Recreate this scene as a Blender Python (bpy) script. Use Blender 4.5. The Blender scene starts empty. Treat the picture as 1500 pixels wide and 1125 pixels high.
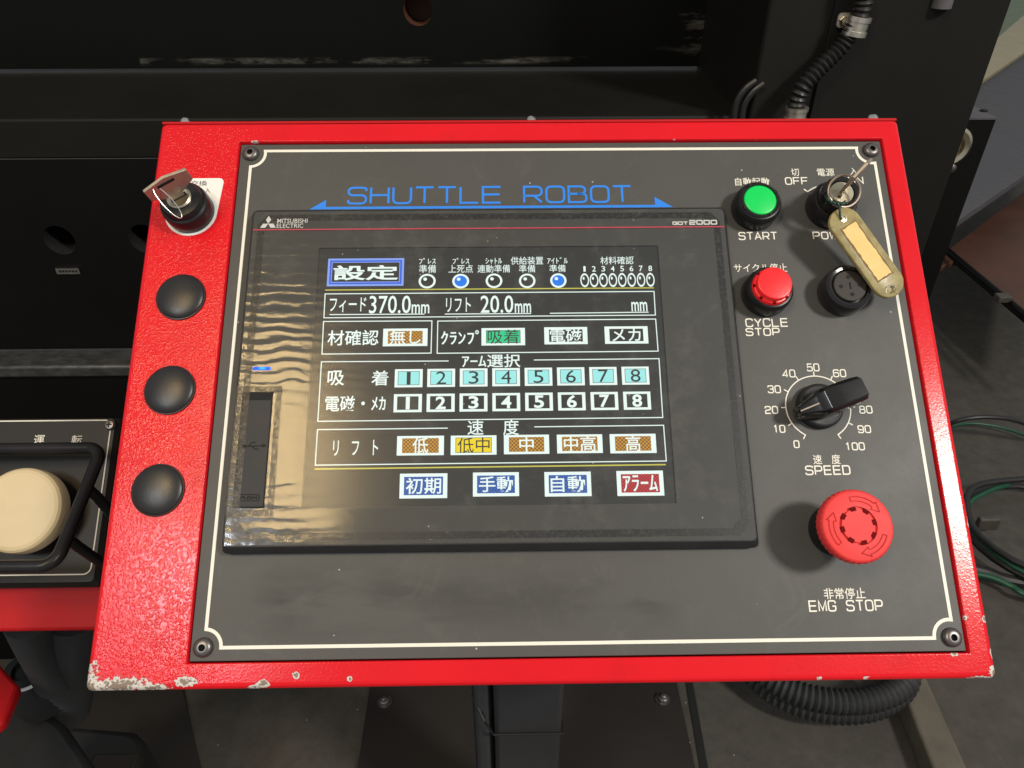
import bpy, bmesh, math, random
from mathutils import Vector, Matrix, noise as mnoise
random.seed(7)
S = bpy.context.scene
COL = S.collection

# ------------------------------------------------------------------ camera
# photograph: 1500 x 1125 px, focal length 1075 px; R, T: panel frame -> camera (x right, y down, z forward)
F = 1075.0
R = Matrix(((0.9998847, -0.0122026, 0.0090327), (-0.0092880, -0.9622944, -0.2718515), (0.0120094, 0.2717363, -0.9622968)))
T = Vector((0.0357363, -0.0058828, 0.4497500))
CP = -(R.transposed() @ T)                       # camera in panel frame
ca, sa = 0.77811, 0.62812                        # console face leans back: normal points up by 51 degrees
RW = Matrix(((1, 0, 0), (0, ca, -sa), (0, sa, ca)))
O = Vector((0, 0, 1.05))                         # centre of the face plate, 1.05 m above the floor
PM = Matrix.Translation(O) @ RW.to_4x4()         # panel frame -> world
cam = bpy.data.cameras.new('camera'); camo = bpy.data.objects.new('camera', cam); COL.objects.link(camo)
cam.sensor_width = 36; cam.lens = 36 * F / 1500; cam.clip_start = 0.02; cam.clip_end = 100
cw = RW @ R.transposed() @ Matrix(((1, 0, 0), (0, -1, 0), (0, 0, -1)))
CW = RW @ CP + O
camo.matrix_world = Matrix.Translation(CW) @ cw.to_4x4()
S.camera = camo

# ------------------------------------------------------------------ light
W = bpy.data.worlds.new('World'); S.world = W; W.use_nodes = True
W.node_tree.nodes['Background'].inputs[0].default_value = (0.93, 0.97, 1.0, 1)
W.node_tree.nodes['Background'].inputs[1].default_value = 0.38
def lamp(name, loc, target, sx, sy, power, color):
    l = bpy.data.lights.new(name, 'AREA'); l.shape = 'RECTANGLE'; l.size = sx; l.size_y = sy; l.energy = power; l.color = color
    o = bpy.data.objects.new(name, l); COL.objects.link(o); o.location = loc
    d = Vector(target) - Vector(loc)
    o.rotation_euler = d.to_track_quat('-Z', 'Y').to_euler() if target[2] > 0 else (0, 0, 0)
    return o
lamp('high_bay_lamp', (2.28, -1.72, 3.7), (0, 0, 1.05), 0.50, 0.50, 116, (1.0, 0.95, 0.87))
lamp('warm_ceiling_lamp', (-1.04, -1.40, 3.6), (0, 0, 0), 0.42, 0.96, 34, (1.0, 0.70, 0.32))
lamp('cool_ceiling_lamp', (-1.62, -2.2, 3.6), (0, 0, 0), 0.46, 0.75, 40, (0.88, 0.92, 1.0))
S.view_settings.view_transform = 'Standard'; S.view_settings.look = 'None'
S.view_settings.exposure = 0.0; S.view_settings.gamma = 1.0; S.view_settings.use_curve_mapping = False

# ------------------------------------------------------------------ pixel helpers
def ray_p(u, v): return R.transposed() @ Vector(((u - 750) / F, (v - 562.5) / F, 1))
def P(u, v, z=0.0):
    r = ray_p(u, v); q = CP + r * ((z - CP.z) / r.z); return (q.x, q.y)
def ray_w(u, v): return RW @ ray_p(u, v)
def hit_y(u, v, y): r = ray_w(u, v); return CW + r * ((y - CW.y) / r.y)
def hit_z(u, v, z): r = ray_w(u, v); return CW + r * ((z - CW.z) / r.z)

# ------------------------------------------------------------------ materials
class NT:
    def __init__(s, name):
        s.m = bpy.data.materials.new(name); s.m.use_nodes = True; s.t = s.m.node_tree; s.t.nodes.clear()
        s.out = s.n('ShaderNodeOutputMaterial'); s._c = None
    def n(s, kind, **kw):
        x = s.t.nodes.new(kind)
        for k, v in kw.items(): setattr(x, k, v)
        return x
    def l(s, a, b): s.t.links.new(a, b)
    def inp(s, node, i, v):
        sock = node.inputs[i]
        if isinstance(v, bpy.types.NodeSocket): s.l(v, sock)
        else: sock.default_value = v
    @property
    def co(s):
        if s._c is None: s._c = s.n('ShaderNodeTexCoord').outputs['Object']
        return s._c
    def math(s, op, a, b=0.0, c=None, clamp=False):
        x = s.n('ShaderNodeMath', operation=op, use_clamp=clamp); s.inp(x, 0, a); s.inp(x, 1, b)
        if c is not None: s.inp(x, 2, c)
        return x.outputs[0]
    def vm(s, op, a, b, out=0):
        x = s.n('ShaderNodeVectorMath', operation=op); s.inp(x, 0, a)
        if b is not None: s.inp(x, 1, b)
        return x.outputs[out]
    def noise(s, scale, detail=3, rough=.5, vec=None, dist=0.0):
        x = s.n('ShaderNodeTexNoise'); s.inp(x, 'Vector', vec if vec is not None else s.co)
        s.inp(x, 'Scale', scale); s.inp(x, 'Detail', detail); s.inp(x, 'Roughness', rough); s.inp(x, 'Distortion', dist); return x.outputs[0]
    def voro(s, scale, vec=None, feature='F1', out=0):
        x = s.n('ShaderNodeTexVoronoi', feature=feature); s.inp(x, 'Vector', vec if vec is not None else s.co); s.inp(x, 'Scale', scale); return x.outputs[out]
    def ramp(s, f, stops):
        x = s.n('ShaderNodeValToRGB'); s.inp(x, 0, f); e = x.color_ramp.elements
        while len(e) < len(stops): e.new(0.5)
        for q, (p, c) in zip(e, stops):
            q.position = p; q.color = (c, c, c, 1) if not hasattr(c, '__len__') else (*c, 1)
        return x.outputs[0]
    def mix(s, f, a, b):
        x = s.n('ShaderNodeMix', data_type='RGBA')
        s.inp(x, 0, f)
        for i, v in ((6, a), (7, b)):
            s.inp(x, i, v if isinstance(v, bpy.types.NodeSocket) else (*v, 1))
        return x.outputs[2]
    def sep(s, vec=None):
        x = s.n('ShaderNodeSeparateXYZ'); s.inp(x, 0, vec if vec is not None else s.co); return x.outputs
    def scale(s, v, vec=None): return s.vm('MULTIPLY', vec if vec is not None else s.co, v)
    def bump(s, h, strength=.3, dist=.001, normal=None):
        x = s.n('ShaderNodeBump'); s.inp(x, 'Height', h); s.inp(x, 'Strength', strength); s.inp(x, 'Distance', dist)
        if normal is not None: s.l(normal, x.inputs['Normal'])
        return x.outputs[0]
    def pbr(s, color, rough=.5, metal=0.0, normal=None, spec=.5, emis=None, estr=0.0, **kw):
        b = s.n('ShaderNodeBsdfPrincipled')
        s.inp(b, 'Base Color', color if isinstance(color, bpy.types.NodeSocket) else (*color, 1))
        s.inp(b, 'Roughness', rough); s.inp(b, 'Metallic', metal); s.inp(b, 'Specular IOR Level', spec)
        if normal is not None: s.l(normal, b.inputs['Normal'])
        if emis is not None: s.inp(b, 'Emission Color', emis if isinstance(emis, bpy.types.NodeSocket) else (*emis, 1)); s.inp(b, 'Emission Strength', estr)
        for k, v in kw.items(): s.inp(b, k.replace('_', ' '), v)
        s.l(b.outputs[0], s.out.inputs[0]); return s.m
    def box(s, x0, x1, y0, y1, soft=.004, vec=None):
        o = s.sep(vec); f = []
        for k, a, b in ((0, x0, x1), (1, y0, y1)):
            f.append(s.math('MULTIPLY', s.math('SUBTRACT', o[k], a), 1 / soft, clamp=True)); f.append(s.math('MULTIPLY', s.math('SUBTRACT', b, o[k]), 1 / soft, clamp=True))
        return s.math('MULTIPLY', s.math('MULTIPLY', f[0], f[1]), s.math('MULTIPLY', f[2], f[3]))

def basic(name, col, rough=.5, metal=0., var=.25, nscale=60, bscale=None, bstr=.1, bdist=.0004, spec=.5, **kw):
    t = NT(name); n = t.noise(nscale, 4, .6)
    c = t.mix(n, tuple(x * (1 - var) for x in col), tuple(min(1, x * (1 + var)) for x in col))
    r = t.math('MULTIPLY_ADD', n, rough * .4, rough * .8)
    nm = t.bump(t.noise(bscale, 3), bstr, bdist) if bscale else None
    return t.pbr(c, r, metal, nm, spec, **kw)

M = {}
def mat_red(name, chips, big_corner=None):
    t = NT(name)
    v = t.co
    h = t.noise(760, 2, .45, dist=.3); h2 = t.noise(1400, 2)
    hh = t.math('ADD', t.ramp(h, [(.44, 0.), (.72, 1.)]), t.math('MULTIPLY', h2, .18))
    xs = t.sep()
    lm = t.math('MULTIPLY', t.math('SUBTRACT', -.185, xs[0]), 30., clamp=True)
    strength = t.math('MULTIPLY', t.ramp(t.noise(11, 3), [(.3, .5), (.7, 1.)]), t.math('MULTIPLY_ADD', lm, .42, .12))
    base = t.mix(t.noise(14, 4, .6), (.56, .0065, .013), (.70, .009, .016))
    nz = t.math('SUBTRACT', t.noise(420, 4, .65), .5)
    nz2 = t.math('SUBTRACT', t.noise(90, 3, .6), .5)
    wob = t.math('ADD', t.math('MULTIPLY', nz, 1.7), t.math('MULTIPLY', nz2, .9))
    dm = None
    for (x, y, z, rx, ry) in chips:
        d = t.vm('LENGTH', t.scale((1 / rx, 1 / ry, 1 / max(rx, ry)), t.vm('SUBTRACT', v, (x, y, z))), None, 1)
        dm = d if dm is None else t.math('MINIMUM', dm, d)
    dw = t.math('ADD', dm, wob); mask = t.math('LESS_THAN', dw, .8); bare = t.math('LESS_THAN', t.math('ADD', dw, t.math('MULTIPLY', t.math('SUBTRACT', t.noise(700, 3), .5), 1.2)), .42)
    edge = t.math('LESS_THAN', dw, .93)
    grime = t.ramp(t.noise(22, 5, .7), [(.56, 0.), (.82, .45)])
    base = t.mix(grime, base, (.36, .010, .014)); base = t.mix(t.math('MULTIPLY', edge, .5), base, (.30, .006, .008))
    nrm = t.n('ShaderNodeBump'); t.inp(nrm, 'Height', hh); t.inp(nrm, 'Strength', strength); t.inp(nrm, 'Distance', .00026)
    prim = t.mix(bare, t.mix(t.noise(500, 3), (.46, .43, .39), (.66, .64, .61)), (.22, .17, .13))
    c = t.mix(mask, base, prim); r = t.math('ADD', t.math('MULTIPLY', mask, .35), t.math('MULTIPLY_ADD', t.noise(16, 4, .6), .16, .10))
    nn = t.n('ShaderNodeBump', invert=True); t.inp(nn, 'Height', mask); t.inp(nn, 'Strength', .8); t.inp(nn, 'Distance', .0003); t.l(nrm.outputs[0], nn.inputs['Normal'])
    return t.pbr(c, r, 0, nn.outputs[0], .30)
def chip(u, v, ru, rv, z=.002):
    x, y = P(u, v, z); k = .00044; return (x, y, z, ru * k, rv * k)
M['red'] = mat_red('red_crinkle_paint', [chip(126, 1006, 22, 30), chip(175, 1004, 46, 11), chip(220, 1008, 26, 7), chip(273, 999, 15, 6), chip(385, 1002, 11, 6), chip(372, 1007, 14, 4),
    chip(434, 989, 5, 5), chip(1457, 985, 9, 11), chip(1443, 907, 4, 5), chip(1421, 765, 4, 10), chip(1456, 957, 4, 10), chip(1413, 905, 5, 4), chip(1398, 957, 6, 4), chip(512, 994, 4, 5),
    chip(1201, 996, 5, 5), chip(1270, 996, 5, 5), chip(374, 208, 7, 4), chip(150, 792, 4, 14), chip(1440, 994, 22, 4), chip(1293, 222, 3, 5), chip(988, 205, 3, 2), chip(1108, 205, 5, 2), chip(1410, 690, 3, 5)])
M['red_plain'] = basic('red_enamel', (.42, .008, .011), .55, spec=.2, nscale=25, bscale=500, bstr=.15)
def mat_plate():
    t = NT('dark_grey_plate_paint')
    sm = t.math('MULTIPLY', t.box(-.185, .06, -.155, -.108, .02), t.ramp(t.noise(26, 3, .6, t.scale((.5, 1.6, 1))), [(.42, 0.), (.58, 1.)]))
    n = t.noise(18, 5, .65)
    c = t.mix(n, (.057, .057, .053), (.070, .070, .065))
    c = t.mix(t.math('MULTIPLY', sm, .75), c, (.046, .046, .041))
    gr_ = t.ramp(t.noise(34, 6, .75, t.scale((1, .8, 1)), 1.0), [(.55, 0.), (.80, 1.)]); c = t.mix(t.math('MULTIPLY', gr_, .55), c, (.10, .10, .09))
    st = t.scale((1, 14, 1)); scr = t.ramp(t.noise(30, 6, .7, st), [(.66, 0.), (.74, 1.)])
    c = t.mix(t.math('MULTIPLY', scr, .10), c, (.2, .2, .19))
    sp = t.math('MULTIPLY', t.math('LESS_THAN', t.voro(70), .035), t.math('GREATER_THAN', t.noise(40, 1), .54))
    c = t.mix(sp, c, (.45, .43, .38))
    r = t.math('ADD', t.math('MULTIPLY_ADD', n, .26, .36), t.math('MULTIPLY', sm, .16))
    nb = t.bump(t.noise(1900, 2), .22, .0003)
    return t.pbr(c, r, 0, nb, .36)
M['plate'] = mat_plate()
M['plate_edge'] = basic('plate_bare_edge', (.12, .115, .11), .45, nscale=200)
def mat_print(name, col):
    t = NT(name); n = t.noise(260, 5, .7)
    c = t.mix(t.ramp(n, [(.62, 0.), (.8, .55)]), col, (.25, .24, .22)); return t.pbr(c, .5)
M['ink'] = mat_print('off_white_ink', (.74, .72, .63))
M['ink_blue'] = mat_print('blue_ink', (.010, .20, .74))
M['ink_black'] = basic('black_ink', (.02, .02, .02), .6)
M['ink_grey'] = mat_print('pale_grey_ink', (.50, .50, .48))
M['ink_red'] = mat_print('dull_red_ink', (.42, .035, .07))
M['bezel'] = basic('hmi_black_plastic', (.020, .021, .022), .42, spec=.22, nscale=40, bscale=1500, bstr=.12)
M['hmi_face'] = basic('hmi_grey_face', (.032, .034, .032), .6, var=.1, nscale=20)
M['cover'] = basic('usb_cover_plastic', (.028, .029, .031), .48, spec=.22, nscale=60, bscale=1600, bstr=.15)
M['black'] = basic('black_plastic', (.016, .016, .017), .32, spec=.22, nscale=60, bscale=900, bstr=.05)
M['black_gloss'] = basic('black_gloss_plastic', (.012, .011, .011), .14, nscale=50)
M['plug'] = basic('black_nylon_plug', (.016, .016, .017), .34, spec=.4, nscale=90, bscale=700, bstr=.12, bdist=.0003)
M['buzzer'] = basic('brown_black_plastic', (.026, .021, .017), .45, nscale=60, spec=.3)
M['dark_hole'] = basic('dark_hole', (.004, .004, .004), .8)
M['screw'] = basic('burnt_black_steel', (.16, .15, .145), .38, .85, nscale=150, bscale=400)
M['steel'] = basic('bright_steel', (.62, .60, .57), .28, 1., nscale=150, bscale=300)
M['zinc'] = basic('zinc_plated_steel', (.66, .63, .54), .35, .9, nscale=120)
M['brass'] = basic('nickel_brass_key', (.40, .33, .26), .45, .7, nscale=160, bscale=500)
M['nickel'] = basic('nickel_lock_face', (.62, .55, .40), .3, 1., nscale=160)
M['label'] = basic('white_label', (.78, .77, .73), .4, var=.04)
def mat_lens(name, c1, c2, es):
    t = NT(name); n = t.noise(120, 3); c = t.mix(n, c1, c2); d = t.bump(t.voro(900), .1, .0003)
    return t.pbr(c, .3, 0, d, .5, c, es)
M['green_lens'] = mat_lens('green_lens', (.0, .42, .06), (.0, .52, .085), .34)
M['red_lens'] = mat_lens('red_lens', (.66, .010, .014), (.74, .016, .020), .26)
M['emg'] = basic('emergency_red_plastic', (.70, .042, .042), .55, var=.12, spec=.3, nscale=60, bscale=900, bstr=.06)
M['emg_mark'] = basic('emergency_red_mark', (.46, .020, .020), .7, spec=.1)
M['emg_dark'] = basic('emergency_red_groove', (.13, .006, .006), .85, spec=.05)
M['film_tape'] = None
def mat_film():
    t = NT('protective_film')
    v = t.co
    left = t.ramp(t.math('MULTIPLY_ADD', t.sep()[0], 1 / .30, .67), [(.12, 1.), (.17, .30), (.4, .02)])
    lcdm = t.box(-.157, .06, -.081, .083, .0006)
    w = t.n('ShaderNodeTexWave', bands_direction='Y', wave_profile='SIN'); t.inp(w, 'Vector', t.vm('ADD', v, (0, .03, 0))); t.inp(w, 'Scale', 48.); t.inp(w, 'Distortion', 4.5); t.inp(w, 'Detail', 2.); t.inp(w, 'Detail Scale', 1.4)
    h = t.math('ADD', t.math('MULTIPLY', w.outputs[1], .62), t.math('MULTIPLY', t.noise(80, 3, .55, t.scale((.6, 1.6, 1))), 1.1))
    h = t.math('MULTIPLY', h, left)
    nb = t.bump(h, 1.0, .000125); nb = t.bump(t.noise(520, 2), .6, .000016, nb)
    fr = t.n('ShaderNodeFresnel'); t.inp(fr, 'IOR', 1.38); t.l(nb, fr.inputs['Normal'])
    g = t.n('ShaderNodeBsdfGlossy'); t.inp(g, 'Roughness', t.math('MULTIPLY_ADD', lcdm, .07, .12)); t.inp(g, 'Color', (1, 1, 1, 1)); t.l(nb, g.inputs['Normal'])
    tr = t.n('ShaderNodeBsdfTransparent'); t.inp(tr, 0, (.97, .97, .96, 1))
    d = t.n('ShaderNodeBsdfDiffuse'); t.inp(d, 0, (.5, .48, .44, 1))
    dust = t.math('ADD', t.math('MULTIPLY', t.ramp(t.noise(45, 6, .75), [(.5, 0.), (.85, 1.)]), .10), t.math('MULTIPLY', t.math('MULTIPLY', t.math('LESS_THAN', t.voro(120), .05), t.math('GREATER_THAN', t.noise(30, 1), .58)), .6))
    dust = t.math('ADD', dust, .010)
    m1 = t.n('ShaderNodeMixShader'); t.l(fr.outputs[0], m1.inputs[0]); t.l(tr.outputs[0], m1.inputs[1]); t.l(g.outputs[0], m1.inputs[2])
    m2 = t.n('ShaderNodeMixShader'); t.l(dust, m2.inputs[0]); t.l(m1.outputs[0], m2.inputs[1]); t.l(d.outputs[0], m2.inputs[2])
    t.l(m2.outputs[0], t.out.inputs[0]); return t.m
M['film'] = mat_film()
def mat_tape():
    t = NT('adhesive_band'); n = t.noise(420, 4, .7)
    tr = t.n('ShaderNodeBsdfTransparent'); b = t.n('ShaderNodeBsdfPrincipled'); t.inp(b, 'Base Color', (.016, .018, .02, 1)); t.inp(b, 'Roughness', .35)
    m = t.n('ShaderNodeMixShader'); t.l(t.ramp(n, [(.36, .12), (.62, .72)]), m.inputs[0]); t.l(tr.outputs[0], m.inputs[1]); t.l(b.outputs[0], m.inputs[2]); t.l(m.outputs[0], t.out.inputs[0]); return t.m
M['tape'] = mat_tape()
def emis(name, col, st=1.0, checker=None, base=.01):
    t = NT(name)
    if checker:
        ch = t.n('ShaderNodeTexChecker'); t.inp(ch, 'Vector', t.vm('ADD', t.co, (5, 5, .3))); t.inp(ch, 'Color1', (*col, 1)); t.inp(ch, 'Color2', (*checker[0], 1)); t.inp(ch, 'Scale', checker[1]); c = ch.outputs[0]
    else: c = t.mix(t.noise(300, 2), tuple(x * .93 for x in col), col)
    return t.pbr((base, base, base), .5, 0, None, .2, c, st)
M['lcd'] = emis('lcd_dark_backlight', (.019, .021, .021), 1.0)
M['lcd_white'] = emis('lcd_white', (.90, 1.05, 1.0), 1.0)
M['lcd_yellow_line'] = emis('lcd_yellow_line', (.62, .58, .08), 1.0)
M['lcd_cyan'] = emis('lcd_cyan', (.36, .90, .88), 1.0)
M['lcd_green'] = emis('lcd_green', (.01, .66, .27), 1.0)
M['lcd_yellow'] = emis('lcd_yellow', (.95, .72, .01), 1.0)
M['lcd_orange'] = emis('lcd_orange', (.62, .30, .03), 1.0, ((.20, .085, .008), 900.))
M['lcd_blue'] = emis('lcd_blue_dither', (.02, .14, .58), 1.0, ((.006, .05, .22), 1000.))
M['lcd_red'] = emis('lcd_red_dither', (.60, .03, .04), 1.0, ((.25, .012, .016), 1000.))
M['lcd_black'] = emis('lcd_black', (.018, .020, .020), 1.0)
M['lcd_dot'] = emis('lcd_blue_lamp', (.0, .21, .92), 1.0)
M['lcd_frame_blue'] = emis('lcd_frame_blue', (.03, .12, .75), 1.0)
M['lcd_light_blue'] = emis('lcd_light_blue', (.25, .40, .95), 1.0)
M['led'] = emis('blue_led', (.0, .10, 1.0), 1.6)
M['led_core'] = emis('blue_led_core', (.05, .55, 1.0), 1.3)
def mat_tag():
    t = NT('yellowed_clear_plastic'); n = t.ramp(t.noise(140, 5, .7), [(.3, 0.), (.6, 1.)]); c = t.mix(n, (.26, .21, .08), (.44, .37, .17))
    return t.pbr(c, .3, 0, t.bump(n, .1, .0005), .5, Transmission_Weight=.22, Subsurface_Weight=.15, Subsurface_Radius=(.004, .003, .001))
M['tag'] = mat_tag()
def mat_paper():
    t = NT('yellowed_paper'); n = t.noise(160, 5, .7); c = t.mix(n, (.62, .40, .10), (.78, .58, .24)); sp = t.ramp(t.noise(700, 3, .6), [(.70, 0.), (.74, 1.)])
    return t.pbr(t.mix(sp, c, (.12, .07, .02)), .6)
M['paper'] = mat_paper()
M['paper_edge'] = basic('stained_paper_edge', (.17, .10, .03), .7, nscale=500)
M['green_wire'] = basic('green_wire', (.012, .05, .03), .4)
M['cream'] = basic('cream_palm_button', (.60, .49, .29), .42, var=.10, nscale=35, bscale=300, bstr=.05)
M['station'] = basic('black_brown_station_plate', (.014, .0125, .010), .42, spec=.3, nscale=15, bscale=1200, bstr=.08)
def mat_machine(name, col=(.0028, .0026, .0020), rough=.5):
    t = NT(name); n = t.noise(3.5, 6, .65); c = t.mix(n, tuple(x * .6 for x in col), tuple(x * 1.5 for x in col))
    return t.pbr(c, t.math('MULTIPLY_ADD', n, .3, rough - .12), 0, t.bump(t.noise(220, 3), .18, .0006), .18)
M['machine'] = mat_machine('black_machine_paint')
M['machine_lit'] = mat_machine('black_machine_paint_lit', (.0095, .0090, .0075), .55)  # lighter copy of the machine paint: top light on the ledge put into colour
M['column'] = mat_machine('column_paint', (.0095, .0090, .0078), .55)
def mat_ram():
    t = NT('scraped_ram_paint'); o = t.sep(); n = t.noise(4, 6, .65)
    c = t.mix(n, (.002, .0024, .002), (.006, .0066, .0056))
    a = hit_y(1040, 45, .83)
    vec = t.vm('SUBTRACT', t.co, (a.x, a.z, 0))
    sc1 = t.math('MULTIPLY', t.box(-.085, .10, -.055, .08, .05, vec), t.ramp(t.noise(24, 6, .72, t.scale((.35, 1.6, 1))), [(.52, 0.), (.64, 1.)]))
    b = hit_y(330, 90, .83); vec2 = t.vm('SUBTRACT', t.co, (b.x, b.z, 0))
    sc2 = t.math('MULTIPLY', t.box(-.13, .60, -.006, .006, .004, vec2), t.ramp(t.noise(16, 5, .7, t.scale((.6, 2.5, 1))), [(.52, 0.), (.66, 1.)]))
    m = t.math('MULTIPLY', t.math('MAXIMUM', sc1, sc2), .42)
    return t.pbr(t.mix(m, c, (.20, .19, .165)), .45, 0, t.bump(t.noise(160, 3), .2, .0006), .15)
M['ram'] = mat_ram()
def mat_worn():
    t = NT('worn_steel_edge'); n = t.noise(60, 4, .6, t.scale((.8, 1.4, 1.4))); c = t.mix(t.ramp(n, [(.25, 0.), (.80, 1.)]), (.040, .040, .040), (.12, .12, .12))
    return t.pbr(c, .38, .5, t.bump(n, .3, .002))
M['worn'] = mat_worn()
def mat_floor():
    t = NT('oily_concrete'); n = t.noise(2.2, 7, .68); n2 = t.noise(24, 5, .7)
    c = t.mix(n, (.042, .037, .030), (.098, .088, .071)); c = t.mix(t.ramp(n2, [(.35, 0.), (.8, .7)]), c, (.020, .018, .015))
    sp = t.math('MULTIPLY', t.math('LESS_THAN', t.voro(38), .05), t.math('GREATER_THAN', t.noise(20, 1), .55)); c = t.mix(sp, c, (.32, .29, .22))
    return t.pbr(c, t.math('MULTIPLY_ADD', n2, .3, .45), 0, t.bump(n2, .3, .002))
M['floor'] = mat_floor()
M['baseplate'] = mat_machine('base_plate_paint', (.024, .021, .019), .5)
M['post'] = mat_machine('post_paint', (.040, .040, .042), .45)
M['hose'] = basic('black_corrugated_hose', (.014, .014, .014), .38, nscale=80)
M['hose_grey'] = basic('dull_black_hose', (.030, .030, .030), .55, nscale=80)
M['cable'] = basic('black_cable', (.013, .012, .012), .45)
M['cable_green'] = basic('green_cable', (.008, .07, .035), .45)
M['green_floor'] = basic('green_floor_paint', (.17, .21, .12), .6, nscale=9, var=.5)
M['beam'] = basic('yellow_cream_paint', (.42, .35, .20), .5, nscale=12)
M['tarp'] = basic('grey_violet_sheet', (.085, .080, .086), .7, nscale=6, bscale=14, bstr=.4, bdist=.02)
M['rust'] = basic('rust_brown_plate', (.085, .032, .016), .6, var=.6, nscale=7)
M['rubber'] = basic('black_rubber', (.010, .010, .010), .6, nscale=40, bscale=200)
M['wood'] = basic('grimy_timber', (.10, .088, .066), .75, var=.45, nscale=18, bscale=60, bstr=.3, bdist=.002)

# ------------------------------------------------------------------ mesh builder
class MB:
    def __init__(s): s.v = []; s.f = []; s.m = []; s.mi = 0
    def add(s, vs, fs):
        b = len(s.v); s.v += [tuple(x) for x in vs]
        for f in fs: s.f.append([b + i for i in f]); s.m.append(s.mi)
        return s
    def box(s, x0, x1, y0, y1, z0, z1):
        return s.add([(x, y, z) for x in (x0, x1) for y in (y0, y1) for z in (z0, z1)], [(0, 1, 3, 2), (4, 6, 7, 5), (0, 4, 5, 1), (2, 3, 7, 6), (0, 2, 6, 4), (1, 5, 7, 3)])
    def rect(s, x0, y0, x1, y1, z):
        x0, x1 = sorted((x0, x1)); y0, y1 = sorted((y0, y1)); return s.add([(x0, y0, z), (x1, y0, z), (x1, y1, z), (x0, y1, z)], [(0, 1, 2, 3)])
    def loops(s, ls, cap0=False, cap1=False, closed=True):
        n = len(ls[0]); b = len(s.v)
        for l in ls: s.v += [tuple(p) for p in l]
        for k in range(len(ls) - 1):
            for i in range(n if closed else n - 1):
                j = (i + 1) % n; s.f.append([b + k * n + i, b + k * n + j, b + (k + 1) * n + j, b + (k + 1) * n + i]); s.m.append(s.mi)
        if cap0: s.f.append([b + i for i in reversed(range(n))]); s.m.append(s.mi)
        if cap1: s.f.append([b + (len(ls) - 1) * n + i for i in range(n)]); s.m.append(s.mi)
        return s
    def lathe(s, prof, n=40, c=(0, 0, 0), cap0=False, cap1=True, wob=None):
        ls = []
        for r, z in prof:
            ls.append([(c[0] + (r + (wob(i, r, z) if wob else 0)) * math.cos(2 * math.pi * i / n), c[1] + (r + (wob(i, r, z) if wob else 0)) * math.sin(2 * math.pi * i / n), c[2] + z) for i in range(n)])
        return s.loops(ls, cap0, cap1)
    def prism(s, poly, z0, z1):
        a = sum(poly[i][0] * poly[(i + 1) % len(poly)][1] - poly[(i + 1) % len(poly)][0] * poly[i][1] for i in range(len(poly)))
        if a < 0: poly = poly[::-1]
        return s.loops([[(x, y, z0) for x, y in poly], [(x, y, z1) for x, y in poly]], True, True)
    def tube(s, path, r, n=12, closed=False, rf=None, caps=True):
        pts = [Vector(p) for p in path]; k = len(pts); ls = []; up = None
        for i in range(k):
            a = pts[(i - 1) % k] if (closed or i > 0) else pts[0]; b = pts[(i + 1) % k] if (closed or i < k - 1) else pts[-1]
            t = (b - a).normalized()
            if up is None: up = t.orthogonal().normalized()
            up = (up - t * up.dot(t)).normalized(); sd = t.cross(up)
            rr = rf(i) if rf else r
            ls.append([pts[i] + (up * math.cos(2 * math.pi * j / n) + sd * math.sin(2 * math.pi * j / n)) * rr for j in range(n)])
        if closed: ls.append(ls[0])
        return s.loops(ls, caps and not closed, caps and not closed)
    def ribbon(s, pts, w, z, closed=False):
        p = [Vector((a, b)) for a, b in pts]; n = len(p); L = []; Rr = []
        for i in range(n):
            a = p[i] - p[i - 1] if (closed or i > 0) else p[1] - p[0]
            b = p[(i + 1) % n] - p[i] if (closed or i < n - 1) else a
            if a.length < 1e-9: a = b
            if b.length < 1e-9: b = a
            a = a.normalized(); b = b.normalized(); na = Vector((-a.y, a.x)); nb = Vector((-b.y, b.x)); m = na + nb
            m = m.normalized() if m.length > 1e-6 else na
            k = min(2.2, 1 / max(.3, m.dot(na))); o = m * (w / 2 * k); L.append(p[i] + o); Rr.append(p[i] - o)
        b0 = len(s.v); s.v += [(q.x, q.y, z) for q in L] + [(q.x, q.y, z) for q in Rr]
        for i in range(n if closed else n - 1):
            j = (i + 1) % n; s.f.append([b0 + n + i, b0 + n + j, b0 + j, b0 + i]); s.m.append(s.mi)
        return s
    def disc(s, cx, cy, rx, ry, z, n=28, rin=0.0):
        o = [(cx + rx * math.cos(2 * math.pi * i / n), cy + ry * math.sin(2 * math.pi * i / n), z) for i in range(n)]
        if rin <= 0: return s.add(o, [list(range(n))])
        q = [(cx + rx * rin * math.cos(2 * math.pi * i / n), cy + ry * rin * math.sin(2 * math.pi * i / n), z) for i in range(n)]
        return s.loops([o, q])
    def hole_panel(s, x0, x1, y0, y1, z, hx, hy, r, depth, n=40):
        q = r * 1.8; out = []; rim = []
        for i in range(n):
            a = 2 * math.pi * (i + .5) / n; c, d = math.cos(a), math.sin(a); k = q / max(abs(c), abs(d))
            out.append((hx + c * k, hy + d * k, z)); rim.append((hx + r * c, hy + r * d, z))
        s.loops([out, rim])
        for a, b, c, d in ((x0, hx - q, y0, y1), (hx + q, x1, y0, y1), (hx - q, hx + q, y0, hy - q), (hx - q, hx + q, hy + q, y1)): s.rect(a, c, b, d, z)
        for i in range(4):
            sx, sy = (1, 1, -1, -1)[i], (1, -1, 1, -1)[i]; e = q * math.tan(math.pi / 4 - math.pi / n)
            s.add([(hx + sx * q, hy + sy * q, z), (hx + sx * q, hy + sy * e, z), (hx + sx * e, hy + sy * q, z)], [(0, 1, 2)])
        k = s.mi; s.mi = 1
        s.loops([rim, [(x, y, z - depth) for x, y, _ in rim]], False, True); s.mi = k; return s
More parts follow.
